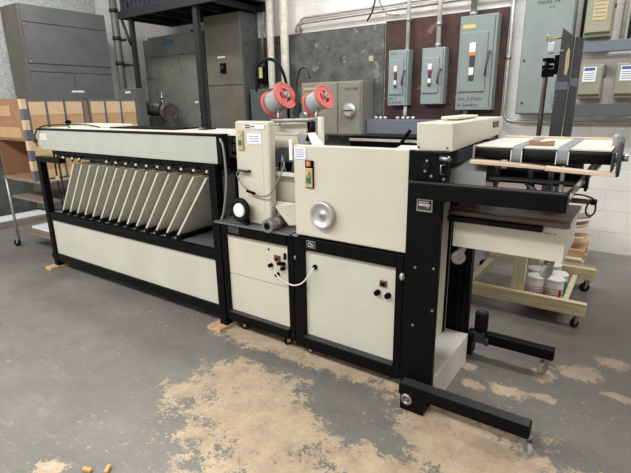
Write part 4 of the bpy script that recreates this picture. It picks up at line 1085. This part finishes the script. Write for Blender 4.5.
obj('bearing_block', B(-.62, -.545, 3.57, 3.60, 1.645, 1.695), 'blackm', t, .004)
obj('crank_block', B(-.60, -.56, 3.58, 3.62, 1.79, 1.86), 'paper', t, .004)
obj('crank_arm', MB().tube([(-.59, 3.6, 1.86), (-.59, 3.6, 1.885), (-.52, 3.6, 1.885)], .006, 6).tube([(-.61, 3.6, 1.87), (-.61, 3.6, 1.91)], .006, 6), 'brass', t)
obj('pointer', B(-.60, -.50, 3.56, 3.57, 1.80, 1.808), 'steel', t)
obj('hand_tag', MB().prism([(-.482, 1.66), (-.468, 1.65), (-.460, 1.70), (-.464, 1.80), (-.474, 1.82), (-.484, 1.79)], 1, 3.572, 3.579), 'tape', t)
obj('tape_band', B(-.530, -.452, 3.575, 3.579, 1.56, 1.61), 'blueg', t)
obj('tape_band', B(-.45, -.396, 3.595, 3.599, 1.58, 1.63), 'blueg', t)
text('lettering', 'HTC', 'greytxt', t, (-.515, 3.578, 1.44), (.05, 0, 1), (-1, 0, .05), .05)

# cardboard and planks on a pallet by the wall
t = thing('pallet', 'low timber pallet against the back wall behind the tray', 'pallet', (-.5, 4.75, 0))
for y in (4.62, 4.85, 5.08): obj('bearer', B(-1.1, -.27, y, y + .07, 0, .08), 'pine', t, .003)
for k in range(5): obj('slat', B(-1.1 + k*.17, -.97 + k*.17, 4.60, 5.17, .081, .10), 'pine', t, .002)
tag(obj('cardboard_pile', B(-1.0, -.28, 4.66, 5.1, .101, .17), 'kraft', bev=.003), 'flat tan cardboard pile lying on the pallet', 'cardboard')
for k, (z, a, lab) in enumerate(((.18, .14, 'wooden plank lowest of three on the cardboard pile'), (.26, .3, 'wooden plank leaning in the middle of the pile'), (.35, .22, 'grey brown sheet topmost on the pile by the wall'))):
    mt = Matrix.Translation((-.5, 4.8, z + .07)) @ Matrix.Rotation(-a, 4, 'Y') @ Matrix.Rotation(.2*k - .2, 4, 'Z')
    tag(obj('plank', MB().box(-.26, .22, -.10 , .12, -.008, .008, mt), 'pad' if k < 2 else 'shelfwood', bev=.002), lab, 'plank')

# distant bench frame seen below the tray
t = thing('workbench', 'grey frame workbench on casters beyond the pine cart', 'workbench', (-1.2, 4.6, 0))
for (x, y) in ((-1.02, 4.22), (-1.9, 4.22), (-1.9, 4.85), (-1.15, 4.85)):
    obj('leg', B(x - .02, x + .02, y - .02, y + .02, .11, .84), 'zinc' if x == -1.02 else 'dsteel', t, .003)
    caster(t, x, y, .11, .04, .3, 'rubber')
obj('lower_shelf', B(-1.9, -1.04, 4.24, 4.83, .40, .42), 'shelfwood', t, .003)
obj('tabletop', B(-1.95, -.98, 4.18, 4.9, .841, .87), 'dsteel', t, .004)

# wood chips at the lower edge of the picture
for (x, y, a, lab) in ((-1.745, .775, .3, 'left of two orange wood scraps on the floor at the bottom edge'), (-1.675, .825, 2.2, 'right of two orange wood scraps on the floor at the bottom edge')):
    mt = Matrix.Translation((x, y - .012, .0085)) @ Matrix.Rotation(a, 4, 'Z')
    tag(obj('wood_scrap', MB().box(-.022, .022, -.009, .009, -.008, .008, mt), 'scrapwood', bev=.004), lab, 'wood scrap')

# ------------------------------------------------------------------ lights
def area(name, loc, sx, sy, power, col=(1, .98, .95), rot=(0, 0, 0)):
    l = bpy.data.lights.new(name, 'AREA'); l.shape = 'RECTANGLE'; l.size = sx; l.size_y = sy
    l.energy = power; l.color = col
    o = bpy.data.objects.new(name, l); o.location = loc; o.rotation_euler = rot; C.objects.link(o)
    return o
W = (1, .998, .985)
area('ceiling_tube_light', (-1.6, -1.3, 3.9), 3.0, .35, 178, W)
area('ceiling_tube_light', (0.7, 3.6, 3.9), 2.4, .35, 90, W)
area('ceiling_tube_light', (-4.8, -0.8, 3.9), 3.0, .35, 170, W)
area('ceiling_tube_light', (1.4, -1.6, 3.9), 2.4, .35, 35, W)
area('ceiling_tube_light', (-2.2, 4.0, 3.9), 2.4, .35, 70, W)
area('ceiling_tube_light', (-5.2, 3.0, 3.9), 2.4, .35, 75, W)

sc = bpy.context.scene
wd = bpy.data.worlds.new('world'); sc.world = wd; wd.use_nodes = True
wd.node_tree.nodes['Background'].inputs['Color'].default_value = (1, .98, .95, 1)
wd.node_tree.nodes['Background'].inputs['Strength'].default_value = 0.05
sc.view_settings.view_transform = 'Standard'; sc.view_settings.look = 'None'
sc.view_settings.exposure = 0.0; sc.view_settings.gamma = 1.0
sc.view_settings.use_curve_mapping = False
for o in LOCAL:
    if '_l' in o: del o['_l']
